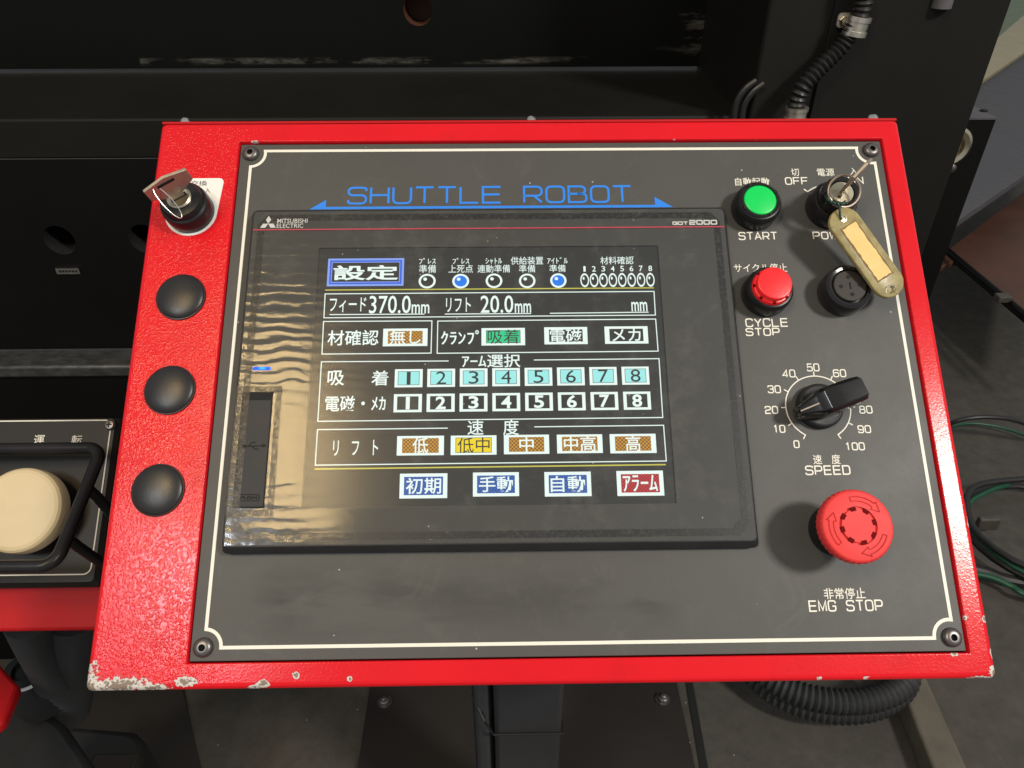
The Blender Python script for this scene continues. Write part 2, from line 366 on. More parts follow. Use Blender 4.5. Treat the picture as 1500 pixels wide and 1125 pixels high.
    def build(s, name, mats, parent=None, loc=None, angle=35, bevel=0, world=None, seg=2, smooth=True):
        me = bpy.data.meshes.new(name); me.from_pydata(s.v, [], s.f)
        for m in (mats if isinstance(mats, (list, tuple)) else [mats]): me.materials.append(M[m])
        me.polygons.foreach_set('material_index', s.m)
        if smooth:
            me.polygons.foreach_set('use_smooth', [True] * len(s.f)); me.set_sharp_from_angle(angle=math.radians(angle))
        me.update()
        o = bpy.data.objects.new(name, me); COL.objects.link(o)
        if parent is not None: o.parent = parent
        if loc is not None: o.location = loc
        if world is not None: o.matrix_world = world
        if bevel:
            b = o.modifiers.new('bevel', 'BEVEL'); b.width = bevel; b.segments = seg; b.limit_method = 'ANGLE'; b.angle_limit = math.radians(40)
        return o
def rrect(x0, x1, y0, y1, r, z, n=4):
    o = []
    for cx, cy, a0 in ((x1 - r, y1 - r, 0), (x0 + r, y1 - r, 90), (x0 + r, y0 + r, 180), (x1 - r, y0 + r, 270)):
        for i in range(n + 1):
            a = math.radians(a0 + 90 * i / n); o.append((cx + r * math.cos(a), cy + r * math.sin(a), z))
    return o
def thing(name, label, cat, mw=None, group=None):
    o = bpy.data.objects.new(name, None); COL.objects.link(o); o.empty_display_size = .02
    if mw is not None: o.matrix_world = mw
    return tag(o, label, cat, group)
def tag(o, label, cat, group=None):
    o['label'] = label; o['category'] = cat
    if group: o['group'] = group
    return o
def struct(o): o['kind'] = 'structure'; return o
def PMat(x, y, z, rz=0): return PM @ Matrix.Translation((x, y, z)) @ Matrix.Rotation(rz, 4, 'Z')
def spline(pts, n=12):
    pts = [Vector(p) for p in pts]; q = [pts[0] * 2 - pts[1]] + pts + [pts[-1] * 2 - pts[-2]]; out = []
    for i in range(1, len(q) - 2):
        for k in range(n):
            t = k / n; a, b, c, d = q[i - 1:i + 3]
            out.append(.5 * (2 * b + (c - a) * t + (2 * a - 5 * b + 4 * c - d) * t * t + (3 * b - a - 3 * c + d) * t ** 3))
    return out + [pts[-1]]
def resample(path, step):
    out = [path[0]]; acc = 0
    for a, b in zip(path, path[1:]):
        L = (b - a).length; d = step - acc
        while d <= L: out.append(a.lerp(b, d / L)); d += step
        acc = (acc + L) % step if L + acc >= step else acc + L
    return out
def hose(mb, pts, r, pitch, amp, n=12):
    p = resample(spline(pts, 14), pitch / 4); return mb.tube(p, r, n, rf=lambda i: r + amp * (1, .2, -1, .2)[i % 4])

# ------------------------------------------------------------------ lettering
_tc = {}
def text_mesh(body, bold=0.0):
    k = (body, bold)
    if k not in _tc:
        c = bpy.data.curves.new('glyph', 'FONT'); c.body = body; c.resolution_u = 3; c.offset = bold; c.fill_mode = 'FRONT'
        o = bpy.data.objects.new('glyph', c); COL.objects.link(o)
        dg = bpy.context.evaluated_depsgraph_get(); me = bpy.data.meshes.new_from_object(o.evaluated_get(dg))
        _tc[k] = ([tuple(v.co) for v in me.vertices], [list(p.vertices) for p in me.polygons])
        bpy.data.objects.remove(o); bpy.data.curves.remove(c); bpy.data.meshes.remove(me)
    return _tc[k]
def put_text(mb, body, x0, y0, x1, y1, z, bold=0.0):
    x0, x1 = sorted((x0, x1)); y0, y1 = sorted((y0, y1))
    v, f = text_mesh(body, bold)
    ax, bx = min(p[0] for p in v), max(p[0] for p in v); ay, by = min(p[1] for p in v), max(p[1] for p in v)
    mb.add([(x0 + (p[0] - ax) / (bx - ax) * (x1 - x0), y0 + (p[1] - ay) / (by - ay) * (y1 - y0), z) for p in v], f); return mb
def rnd(poly, r, closed):
    out = []; n = len(poly)
    for i, p in enumerate(poly):
        rr = p[2] if len(p) > 2 else r; q = Vector(p[:2])
        if rr == 0 or (not closed and i in (0, n - 1)): out.append(tuple(q)); continue
        a = Vector(poly[i - 1][:2]); b = Vector(poly[(i + 1) % n][:2]); ra = min(rr, (a - q).length * .5); rb = min(rr, (b - q).length * .5)
        s0 = q + (a - q).normalized() * ra; s1 = q + (b - q).normalized() * rb
        for k in range(6):
            t = k / 5; out.append(tuple(s0 * (1 - t) ** 2 + q * 2 * t * (1 - t) + s1 * t * t))
    return out
G = {  # stroke glyphs on a unit square; True = closed
 'S': [([(1, .78), (1, 1), (0, 1), (0, .52), (1, .52), (1, 0), (0, 0), (0, .22)], 0)], 'H': [([(0, 0), (0, 1)], 0), ([(1, 0), (1, 1)], 0), ([(0, .52), (1, .52)], 0)],
 'U': [([(0, 1), (0, 0), (1, 0), (1, 1)], 0)], 'T': [([(0, 1), (1, 1)], 0), ([(.5, 1), (.5, 0)], 0)], 'L': [([(0, 1), (0, 0, 0), (1, 0)], 0)],
 'E': [([(1, 1), (0, 1, 0), (0, 0, 0), (1, 0)], 0), ([(0, .52), (.95, .52)], 0)], 'R': [([(0, 0), (0, 1, 0), (1, 1), (1, .42), (0, .42, 0)], 0), ([(.55, .42), (1, 0)], 0)],
 'O': [([(0, 0), (0, 1), (1, 1), (1, 0)], 1)], 'B': [([(0, .53), (.93, .53), (.93, 1), (0, 1, 0), (0, 0, 0), (1, 0), (1, .53), (.5, .53)], 0)],
 'A': [([(0, 0), (.5, 1, 0), (1, 0)], 0), ([(.18, .32), (.82, .32)], 0)], 'P': [([(0, 0), (0, 1, 0), (1, 1), (1, .42), (0, .42)], 0)],
 'W': [([(0, 1), (.25, 0, 0), (.5, .9, 0), (.75, 0, 0), (1, 1)], 0)], 'C': [([(1, .74), (1, 1), (0, 1), (0, 0), (1, 0), (1, .26)], 0)],
 'Y': [([(0, 1), (.5, .45, 0), (1, 1)], 0), ([(.5, .45), (.5, 0)], 0)], 'M': [([(0, 0), (0, 1, 0), (.5, .1, 0), (1, 1, 0), (1, 0)], 0)],
 'G': [([(1, .74), (1, 1), (0, 1), (0, 0), (1, 0), (1, .47, 0), (.55, .47)], 0)], 'F': [([(1, 1), (0, 1, 0), (0, 0)], 0), ([(0, .5), (.9, .5)], 0)], 'N': [([(0, 0), (0, 1, 0), (1, 0, 0), (1, 1)], 0)],
 'D': [([(0, 0, 0), (0, 1, 0), (1, 1), (1, 0)], 1)], 'I': [([(.5, 0), (.5, 1)], 0)], '0': [([(0, 0), (0, 1), (1, 1), (1, 0)], 1)], '1': [([(.25, .78), (.55, 1, 0), (.55, 0)], 0)],
 '2': [([(0, .72), (0, 1), (1, 1), (1, .52), (0, .45), (0, 0, 0), (1, 0)], 0)], '3': [([(0, .78), (0, 1), (1, 1), (1, .52), (.35, .52)], 0), ([(.35, .52), (1, .52), (1, 0), (0, 0), (0, .22)], 0)],
 '4': [([(.75, 0), (.75, 1, 0), (0, .24, 0), (1, .24)], 0)], '5': [([(.95, 1), (.1, 1, 0), (.04, .48, 0), (.1, .6), (1, .6), (1, 0), (0, 0), (0, .2)], 0)],
 '6': [([(.95, .8), (.95, 1), (0, 1), (0, 0), (1, 0), (1, .58), (0, .58)], 0)], '7': [([(0, 1), (1, 1, 0), (.42, 0)], 0)],
 '8': [([(.06, .53), (.06, 1), (.94, 1), (.94, .53)], 1), ([(0, .53), (0, 0), (1, 0), (1, .53)], 1)], '9': [([(.05, .2), (.05, 0), (1, 0), (1, 1), (0, 1), (0, .42), (1, .42)], 0)]}
def put_stroke(mb, body, x0, y0, x1, y1, z, w, gap=.36, space=.9, rad=.3):
    x0, x1 = sorted((x0, x1)); y0, y1 = sorted((y0, y1)); x0 += w / 2; x1 -= w / 2; y0 += w / 2; y1 -= w / 2
    tot = sum((space if c == ' ' else 1) for c in body) + gap * (len(body) - 1); cw_ = (x1 - x0) / tot; x = x0; zz = z
    for ch in body:
        if ch != ' ':
            for poly, cl in G[ch]:
                pts = [(x + p[0] * cw_, y0 + p[1] * (y1 - y0)) + ((p[2] * cw_,) if len(p) > 2 else ()) for p in poly]
                mb.ribbon(rnd(pts, rad * min(cw_, y1 - y0) * 1.15, cl), w, zz, bool(cl)); zz += 2e-6
        x += ((space if ch == ' ' else 1) + gap) * cw_
    return mb
def pxbox(u0, v0, u1, v1, z):
    a = P(u0, v0, z); b = P(u1, v1, z); return a[0], a[1], b[0], b[1]

# ================================================================== SETTING
b = MB(); b.rect(-6, -4, 8, 9, 0); struct(b.build('floor', 'floor'))
def lay(name, pix, z, th, mat, label, cat, bevel=.004, ext=0):
    b = MB(); b.prism([tuple(hit_z(u, v, z)[:2]) for u, v in pix], z - th, z); return tag(b.build(name, mat, bevel=bevel), label, cat)
g = MB(); g.add([(*hit_z(u, v, .004)[:2], .004) for u, v in ((1400, 60), (1530, 45), (1530, -40), (1400, -40))], [(0, 1, 2, 3)]); struct(g.build('painted_floor', 'green_floor'))

# ------------------------------------------------------------------ press behind the console
press = thing('press_machine', 'black painted press body with scraped ram and worn ledge behind the red console', 'machine', Matrix.Translation((0, .9, 0)))
inv = press.matrix_world.inverted()
def pw(b, name, mats, m=Matrix.Identity(4), **kw):
    o = b.build(name, mats, **kw); o.parent = press; o.matrix_parent_inverse = Matrix.Identity(4); o.matrix_basis = inv @ m; return o
VX = Matrix(((1, 0, 0, 0), (0, 0, -1, 0), (0, 1, 0, 0), (0, 0, 0, 1)))   # local xy -> world xz, local z -> toward the viewer
def wallm(y): return Matrix.Translation((0, y, 0)) @ VX
zl = hit_y(600, 103, .83).z
xc0 = hit_y(1112, 90, .55).x
h = hit_y(612, 15, .83)
b = MB(); b.hole_panel(-2.0, h.x + .25, zl + .004, 1.9, 0, h.x, h.z, .021, .05); b.rect(h.x + .25, zl + .004, xc0 + .05, 1.9, 0)
pw(b, 'ram', ['ram', 'bore'] if 'bore' in M else ['ram', 'rust'], wallm(.83))
zb = zl
yf = hit_z(600, 172, zb).y
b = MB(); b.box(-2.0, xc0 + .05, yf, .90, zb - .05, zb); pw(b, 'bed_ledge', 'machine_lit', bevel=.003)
h1 = hit_y(87, 352, yf); h2 = hit_y(212, 350, yf)
z1 = hit_y(90, 511, yf).z
b = MB(); xm = (h1.x + h2.x) / 2
b.hole_panel(-2.0, xm, z1, zb - .05, 0, h1.x, h1.z, .021, .06); b.hole_panel(xm, h2.x + .1, z1, zb - .05, 0, h2.x, h2.z, .021, .06); b.rect(h2.x + .1, z1, xc0 + .05, zb - .05, 0)
pw(b, 'bed_front', ['machine', 'dark_hole'], wallm(yf))
p0 = hit_y(82, 392, yf); p1 = hit_y(119, 400, yf)
b = MB(); b.prism([(p0.x, p0.z), (p1.x, p0.z), (p1.x, p1.z), (p0.x, p1.z)], .0005, .003); b.mi = 1
for i in range(6): b.box(p0.x + .004 + i * .0045, p0.x + .007 + i * .0045, p1.z + .003, p0.z - .003, .0032, .0036)
pw(b, 'badge', ['steel', 'dark_hole'], wallm(yf))
ye = hit_z(90, 537, z1).y
b = MB(); b.box(-2.0, .35, ye, yf - .0005, z1 - .02, z1); pw(b, 'worn_ledge', 'worn', bevel=.004)
b = MB(); b.box(-2.0, .35, ye + .006, yf, 0, z1 - .021); pw(b, 'lower_bed', 'machine')

column = thing('machine_column', 'black sheet steel column carrying the conduit beside the ram', 'column', Matrix.Translation((xc0 + .15, .6, 0)))
def cwp(b, name, mats, **kw):
    o = b.build(name, mats, **kw); o.parent = column; o.matrix_basis = column.matrix_world.inverted(); return o
xs = hit_y(1205, 90, .546).x; xr = hit_y(1438, 125, .546).x
b = MB(); b.box(xc0, xr - .004, .55, .84, 0, 2.0); cwp(b, 'column_body', 'column', bevel=.004)
b = MB(); b.box(xs, xr, .546, .5495, .2, 2.0); cwp(b, 'cover_sheet', 'column', bevel=.001)
q = hit_y(1383, -6, .546)
b = MB(); b.tube([(q.x, .5455, q.z - .012), (q.x, .5455, q.z + .03)], .011, 16); cwp(b, 'slot', 'tarp')

cond = thing('flexible_conduit', 'glossy black corrugated conduit clamped to the machine column', 'conduit', Matrix.Translation(hit_y(1167, 170, .53)))
ci = cond.matrix_world.inverted()
def kid(par, b, name, mats, **kw):
    o = b.build(name, mats, **kw); o.parent = par; o.matrix_basis = par.matrix_world.inverted(); return o
cp = [hit_y(u, v, y) for u, v, y in ((1168, 175, .52), (1166, 155, .52), (1176, 128, .52), (1202, 98, .525), (1232, 68, .53), (1252, 38, .53), (1264, 8, .53), (1270, -40, .53))]
kid(cond, hose(MB(), cp, .0092, .0062, .0014, 16), 'corrugated_tube', 'hose')
def clampring(u, v, y, du, dv, nm):
    a = hit_y(u - du, v + dv, y); c = hit_y(u + du, v - dv, y); t = (c - a)
    kid(cond, MB().tube([a, a + t * .25, a + t * .26, a + t * .74, a + t * .75, c], .0128, 20, rf=lambda i: (.0132, .0132, .0118, .0118, .0132, .0132)[i]), nm, 'zinc')
clampring(1255, 38, .53, 5, 14, 'clamp'); clampring(1166, 167, .52, 2, 10, 'gland')
a = hit_y(1228, 18, .5435); c = hit_y(1252, 40, .5435)
kid(cond, MB().loops([[(x, .5435, z) for x, z, _ in rrect(a.x, c.x, c.z, a.z, .004, 0)], [(x, .5405, z) for x, z, _ in rrect(a.x, c.x, c.z, a.z, .004, 0)]], True, True), 'clamp_lug', 'zinc')
e_ = hit_y(1236, 31, .54); kid(cond, MB().tube([(e_.x, .541, e_.z), (e_.x, .536, e_.z), (e_.x, .534, e_.z)], .005, 6, rf=lambda i: (.0055, .0055, .004)[i]), 'clamp_bolt', 'nickel')
for k, (off, lab) in enumerate(((0, 'outer thin black cable curving behind the top edge of the red console'), (11, 'inner thin black cable curving behind the top edge of the red console'))):
    pts = [hit_y(u + off, v + off * .4, .548) for u, v in ((1108, 118), (1092, 130), (1080, 148), (1075, 172), (1074, 200))]
    tag(MB().tube(spline(pts, 8), .0042, 10).build('cable', 'cable'), lab, 'cable', 'cables beside the column')

# post with pipe flange right of the column
ft = hit_y(1460, 172, .80); xl_ = hit_y(1370, 172, .80).x
rp = thing('roller_post', 'black square post with bare grey top and brass pipe flange beyond the column', 'post', Matrix.Translation((ft.x - .05, .85, 0)))
kid(rp, MB().box(xl_, ft.x, .80, .92, 0, ft.z - .003), 'post_body', 'machine')
kid(rp, MB().box(xl_, ft.x, .798, .922, ft.z - .003, ft.z), 'top_plate', 'tarp')
q = hit_z(1441, 163, ft.z); kid(rp, MB().lathe([(.006, 0), (.006, .002), (.003, .003)], 16, (q.x, q.y, ft.z)), 'bolt', 'dark_hole')
q = hit_y(1390, 213, .80); t_ = MB(); t_.lathe([(.032, 0), (.032, .008), (.027, .012), (.020, .010), (.019, .002)], 32); o = kid(rp, t_, 'flange', 'nickel'); o.matrix_basis = rp.matrix_world.inverted() @ Matrix.Translation((q.x, .80, q.z)) @ VX
q = hit_y(1393, 246, .80); o = kid(rp, MB().lathe([(.007, 0), (.007, .004), (.004, .006)], 12), 'bolt', 'screw'); o.matrix_basis = rp.matrix_world.inverted() @ Matrix.Translation((q.x, .80, q.z)) @ VX

lay('painted_beam', [(1390, 150), (1440, 117), (1520, 63), (1520, 5), (1437, 75), (1380, 100)], .42, .10, 'beam', 'cream yellow beam lying beyond the black column', 'beam')
lay('sheet_cover', [(1330, 190), (1437, 120), (1560, 36), (1560, 215), (1330, 372)], .40, .03, 'tarp', 'crumpled grey sheet laid below the cream yellow beam', 'sheet')
lay('rusty_plate', [(1330, 410), (1560, 235), (1560, 500), (1500, 458), (1405, 380)], .22, .02, 'rust', 'rust brown steel plate below the grey sheet', 'plate')
a = hit_z(1370, 352, .25); c = hit_z(1560, 510, .25)
rail = thing('guard_rail', 'pair of dark bars running past the rust brown plate', 'rail', Matrix.Translation((a + c) / 2))
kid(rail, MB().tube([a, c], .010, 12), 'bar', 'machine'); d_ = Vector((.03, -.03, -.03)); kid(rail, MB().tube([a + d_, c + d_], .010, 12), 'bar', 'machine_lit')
q = hit_z(1471, 432, .27); kid(rail, MB().box(q.x - .02, q.x + .02, q.y - .015, q.y + .015, q.z - .02, q.z), 'clip', 'floor', bevel=.003)
def cable(pts, r, mat, label, z=.02, grp=None, name='cable'):
    return tag(MB().tube(spline([hit_z(u, v, zz if zz else z) for u, v, zz in pts], 10), r, 10).build(name, mat), label, 'cable', grp)
cable([(1360, 640, 0), (1400, 617, .1), (1450, 611, .12), (1500, 620, .1), (1560, 650, 0)], .006, 'cable', 'thin black cable arching over the dark floor beside the console')
cable([(1380, 632, 0), (1405, 622, .0), (1435, 621, .0), (1480, 630, .0), (1560, 660, 0)], .004, 'cable_green', 'thin green wire under the arching black cable')
cable([(1410, 830, 0), (1445, 838, 0), (1480, 850, 0), (1560, 862, 0)], .012, 'cable', 'thick black cable leading to the coil beside the console')
cable([(1410, 838, 0), (1450, 845, .03), (1480, 858, .03), (1505, 872, .03), (1570, 890, 0)], .0065, 'cable_green', 'green cable beside the coil on the floor')
pts = []
for i in range(62):
    t = i / 30 * 2 * math.pi; q = hit_z(1540, 790, .02); pts.append((q.x + (.20 + .006 * math.sin(i * .7)) * math.cos(t), q.y + (.17 + .008 * math.cos(i * .9)) * math.sin(t), .015 + i * .0011))
tag(MB().tube(pts, .0075, 10).build('cable_coil', 'cable'), 'coiled black cable lying on the floor beside the console', 'cable')
tag(MB().tube([(p[0] * 1, p[1] - .015, p[2] + .02) for p in pts[8:26]], .006, 8).build('cable', 'cable_green'), 'green cable strand lying over the black coil', 'cable')
q = hit_z(1452, 756, .06); tag(MB().box(q.x - .025, q.x + .025, q.y - .008, q.y + .008, .02, .055).build('cable_clip', 'floor', bevel=.004), 'pale clip on the coiled black cable', 'clip')
# timber and corrugated hose coil under the lower right corner
b = MB(); A = [hit_z(u, v, .05) for u, v in ((1290, 930), (1330, 930), (1420, 1130), (1372, 1135))]
b.prism([tuple(p[:2]) for p in A], .0, .05); tag(b.build('timber_batten', 'wood', bevel=.006), 'grimy timber batten lying on the floor below the console', 'timber')
q = hit_z(1215, 955, .08); pts = []
for i in range(50):
    t = i / 26 * 2 * math.pi; pts.append((q.x + .150 * math.cos(t), q.y + .105 * math.sin(t), .03 + i * .0012))
tag(hose(MB(), pts, .021, .011, .0026, 14).build('hose_coil', 'hose_grey'), 'coiled black corrugated hose under the lower right of the console', 'hose')
a = [hit_z(u, v, .004) for u, v in ((1003, 985), (1012, 985), (1040, 1140), (1029, 1140))]
g = MB(); g.add([tuple(p) for p in a], [(0, 1, 2, 3)]); struct(g.build('floor_joint', 'dark_hole'))
lay('floor_mat', [(60, 960), (262, 985), (300, 1150), (-60, 1150)], .008, .007, 'tarp_dark' if 'tarp_dark' in M else 'baseplate', 'dark sheet on the floor under the corrugated hoses', 'sheet', bevel=.001)

# ================================================================== CONSOLE
con = thing('control_console', 'red crinkle painted control console with touch screen, buttons and dark grey face plate', 'control panel', PM)
X0, X1, Y0, Y1 = -.2695, .2290, -.1768, .1783; ZF = .002; DP = .10
b = MB(); pw_, ph_ = .215, .1625
ol = [rrect(-pw_ - .0009, pw_ + .0009, -ph_ - .0009, ph_ + .0009, .0006, -.004), rrect(-pw_ - .0009, pw_ + .0009, -ph_ - .0009, ph_ + .0009, .0006, ZF - .0004), rrect(-pw_ - .0013, pw_ + .0013, -ph_ - .0013, ph_ + .0013, .0008, ZF), rrect(-pw_ - .0016, pw_ + .0016, -ph_ - .0016, ph_ + .0016, .0010, ZF), rrect(X0 + .0036, X1 - .0036, Y0 + .0036, Y1 - .0036, .0015, ZF)]
rr = .0032
for k in range(7):
    a = math.radians(90 * k / 6); i_ = rr * (1 - math.sin(a)); ol.append(rrect(X0 + i_, X1 - i_, Y0 + i_, Y1 - i_, .0035 - i_ * .55, ZF - rr * (1 - math.cos(a))))
ol.append(rrect(X0, X1, Y0, Y1, .0035, ZF - rr - .0004)); ol.append(rrect(X0, X1, Y0, Y1, .0035, -DP))
b.loops(ol, False, True); b.build('enclosure', 'red', con, angle=50)
b = MB(); b.box(X0 - .0005, X1 + .0005, Y1 + .0006, Y1 + .0026, -DP, ZF - .0022); b.build('top_cover', 'red_plain', con, bevel=.0005)
for u in (272, 778, 1278):
    x = P(u, 177, -.004)[0]; o = MB().lathe([(.0042, 0), (.0042, .0020), (.0037, .0036), (.002, .0044)], 20).build('cover_screw', 'steel', con, (x, Y1 + .0026, -.0048)); o.rotation_euler = (-math.pi / 2, 0, 0)
# face plate
b = MB(); b.loops([rrect(-pw_, pw_, -ph_, ph_, .0005, -.003), rrect(-pw_, pw_, -ph_, ph_, .0005, -.0003), rrect(-pw_ + .0003, pw_ - .0003, -ph_ + .0003, ph_ - .0003, .0004, 0)], True, True)
plate = b.build('face_plate', 'plate', con)
ZI = .00012
lx0 = P(367, 245)[0]; lx1 = P(1281, 235)[0]; ly1 = P(700, 219.7)[1]; ly0 = P(1340, 935)[1]; SX, SY, AR = .2078, .1552, .0095
pts = []
for sx, sy, s0, s1 in ((1, 1, 0, 1), (-1, 1, 1, 0), (-1, -1, 0, 1), (1, -1, 1, 0)):
    cx, cy = sx * SX, sy * SY; ex = lx1 if sx > 0 else lx0; ey = ly1 if sy > 0 else ly0
    dx = ex - cx; dy = ey - cy
    a1 = math.atan2(-sy * math.sqrt(max(1e-9, AR ** 2 - dx * dx)), dx); a2 = math.atan2(dy, -sx * math.sqrt(max(1e-9, AR ** 2 - dy * dy)))
    if s0: a1, a2 = a2, a1
    while a2 - a1 > math.pi: a2 -= 2 * math.pi
    while a2 - a1 < -math.pi: a2 += 2 * math.pi
    pts += [(cx + AR * math.cos(a1 + (a2 - a1) * k / 10), cy + AR * math.sin(a1 + (a2 - a1) * k / 10)) for k in range(11)]
MB().ribbon(pts, .0019, ZI, True).build('border_line', 'ink', plate, smooth=False)
for sx in (-1, 1):
    for sy in (-1, 1):
        b = MB(); b.lathe([(.0053, 0), (.0053, .0008), (.0050, .0018), (.0042, .0026), (.0030, .0031), (.0019, .0031)], 28, cap1=False)
        hx = [(.0017 * math.cos(math.radians(60 * i)), .0017 * math.sin(math.radians(60 * i))) for i in range(6)]
        b.mi = 1; b.disc(0, 0, .0019, .0019, .0012, 28); b.lathe([(.0019, .0031), (.0017, .0026), (.0017, .0012)], 6, cap1=True)
        b.build('screw', ['screw', 'dark_hole'], con, (sx * SX, sy * SY, 0))
def lett(mb): return mb.build('lettering', 'ink', plate, smooth=False)
def jp(s, u0, v0, u1, v1, bold=.006): lett(put_text(MB(), s, *pxbox(u0, v0, u1, v1, 0), ZI, bold))
def en(s, u0, v0, u1, v1, w=.0008, **k): lett(put_stroke(MB(), s, *pxbox(u0, v0, u1, v1, 0), ZI, w, **k))
jp('自動起動', 1076, 260.5, 1127.5, 272); en('START', 1081, 340, 1139.5, 351.5)
jp('切', 1158, 247, 1171, 257.8); jp('電源', 1196, 247, 1222.8, 258); jp('入', 1244, 246, 1257, 256)
en('OFF', 1149, 259.7, 1184.5, 270.7); en('ON', 1241, 258.5, 1265.5, 269.5); en('POWER', 1189.5, 339.5, 1251, 350.5)
jp('サイクル停止', 1074.4, 386.5, 1153.5, 398.5); en('CYCLE', 1091, 466.5, 1155, 478.8); en('STOP', 1091.5, 480.5, 1143, 492)
jp('速　度', 1190, 666, 1231.7, 679.8); en('SPEED', 1178.5, 682, 1246.5, 695.5)
jp('非常停止', 1205.5, 861.5, 1268.5, 877); en('EMG STOP', 1183.5, 879.5, 1294.5, 895)
for s_, u, v, w in (('50', 613, 273, 95), ('40', 447, 315, 97), ('30', 347, 423, 97), ('20', 328, 565, 97), ('10', 380, 695, 92), ('0', 500, 800, 48), ('60', 795, 313, 98), ('70', 918, 418, 98), ('80', 975, 563, 100), ('90', 965, 697, 100), ('100', 900, 815, 145)):
    en(s_, 1060 + (u - w / 2) / 4.687, 480 + (v - 27) / 4.687, 1060 + (u + w / 2) / 4.687, 480 + (v + 27) / 4.687, .0007)
DX, DY, DR = .1498, -.0222, .0197
b = MB(); b.ribbon([(DX + DR * math.cos(math.radians(a)), DY + DR * math.sin(math.radians(a))) for a in range(-60, 241, 5)], .0007, ZI)
for k in range(11):
    a = math.radians(240 - 30 * k); b.ribbon([(DX + (DR - .0003) * math.cos(a), DY + (DR - .0003) * math.sin(a)), (DX + (DR + .0029) * math.cos(a), DY + (DR + .0029) * math.sin(a))], .0007, ZI + 3e-6 * (k + 1))
b.build('dial_scale', 'ink', plate, smooth=False)
KX, KY = .1730, .1115
b = MB(); e_ = Vector(P(1183.2, 281)) - Vector((KX, KY)); ra_ = e_.length; a_ = math.atan2(e_.y, e_.x); a0_ = math.pi - a_
b.ribbon([(KX + ra_ * math.cos(a0_ + (a_ - a0_) * k / 20), KY + ra_ * math.sin(a0_ + (a_ - a0_) * k / 20)) for k in range(21)], .0007, ZI)
for sg in (-1, 1): b.ribbon([(KX + sg * (abs(e_.x) + .0024), KY + e_.y + .0020), (KX + sg * abs(e_.x), KY + e_.y)], .0008, ZI + 5e-6)
b.build('switch_arc', 'ink', plate, smooth=False)
b = put_stroke(MB(), 'SHUTTLE ROBOT', *pxbox(509.5, 273.8, 926.5, 297.2, 0), ZI, .0015, gap=.27, space=.8, rad=.26); b.build('title_lettering', 'ink_blue', plate, smooth=False)
b = MB(); a0 = P(453, 307); a1 = P(478, 293); a2 = P(478.5, 303.2); a3 = P(959, 299.6); a4 = P(958.6, 288.6); a5 = P(986, 303.2)
b.add([(a0[0], a0[1], ZI), (a5[0], a0[1], ZI), (a4[0], a4[1], ZI), (a4[0], a2[1], ZI), (a1[0], a2[1], ZI), (a1[0], a1[1], ZI)], [(0, 1, 2, 3, 4, 5)]); b.build('title_arrow', 'ink_blue', plate, smooth=False)

# ------------------------------------------------------------------ touch panel
HX0, HX1, HY0, HY1 = -.2008, .1035, -.1052, .1105; ZH = .0085
b = MB()
lo = [rrect(HX0, HX1, HY0, HY1, .003, 0), rrect(HX0, HX1, HY0, HY1, .003, .0052), rrect(HX0 + .0008, HX1 - .0012, HY0 + .0030, HY1 - .0018, .003, ZH - .0004), rrect(HX0 + .0013, HX1 - .0017, HY0 + .0035, HY1 - .0023, .003, ZH)]
b.loops(lo, True, False)
lq = pxbox(468, 364, 990.5, 737, .008); LX0, LX1, LY0, LY1 = lq[0], lq[2], lq[3], lq[1]
b.mi = 1; ins = [rrect(HX0 + .0020, HX1 - .0024, HY0 + .0042, HY1 - .0030, .0026, ZH), rrect(LX0 - .0002, LX1 + .0002, LY0 - .0002, LY1 + .0002, .0006, ZH), rrect(LX0 - .0002, LX1 + .0002, LY0 - .0002, LY1 + .0002, .0006, ZH - .0012)]
b.mi = 0; b.loops([lo[-1], ins[0]]); b.mi = 1; b.loops(ins)
hmi = b.build('touch_panel', ['bezel', 'hmi_face'], con); hmi['label'] = 'black touch panel lit with Japanese menu keys'
ZL = ZH - .0010
MB().rect(LX0 - .0002, LY0 - .0002, LX1 + .0002, LY1 + .0002, ZL).build('screen', 'lcd', hmi, smooth=False)
fx0, fx1, fy0, fy1 = HX0 + .0022, HX1 - .0026, HY0 + .0044, HY1 - .0031
cvA = pxbox(356, 576, 388, 743, ZH); UX0, UX1, UY0, UY1 = P(350.5, 660, ZH)[0] - .0004, P(392.5, 660, ZH)[0], P(366, 743, ZH)[1], P(377, 576, ZH)[1]
UXa = UX0
b = MB()
FZ = ZH + .00035
xs_ = sorted((fx0, UX0 - .0006, UX1 + .0006, fx1)); ys_ = sorted((fy0, UY0 - .0006, UY1 + .0006, fy1))
for i in range(3):
    for j in range(3):
        if not (i == 1 and j == 1): b.rect(xs_[i], ys_[j], xs_[i + 1], ys_[j + 1], FZ)
b.build('protective_film', 'film', hmi, smooth=False)
def frame(x0, x1, y0, y1, w, z, cut=0.0):
    b = MB(); o = [(x0 + cut, y0), (x1 - cut, y0), (x1, y0 + cut), (x1, y1 - cut), (x1 - cut, y1), (x0 + cut, y1), (x0, y1 - cut), (x0, y0 + cut)]
    cx, cy = (x0 + x1) / 2, (y0 + y1) / 2; k = .41 * w
    i_ = [(p[0] + (w if p[0] < cx else -w), p[1] + (w if p[1] < cy else -w)) for p in o]
    return b.loops([[(x, y, z) for x, y in o], [(x, y, z) for x, y in i_]])
frame(fx0 + .0028, fx1 - .0026, fy0 + .0022, fy1 - .0022, .0042, ZH + .00042, .006).build('adhesive_band', 'tape', hmi, smooth=False)
frame(UX0 - .0042, UX1 + .0058, UY0 - .0052, UY1 + .0042, .0036, ZH + .00046, .0004).build('adhesive_band', 'tape', hmi, smooth=False)
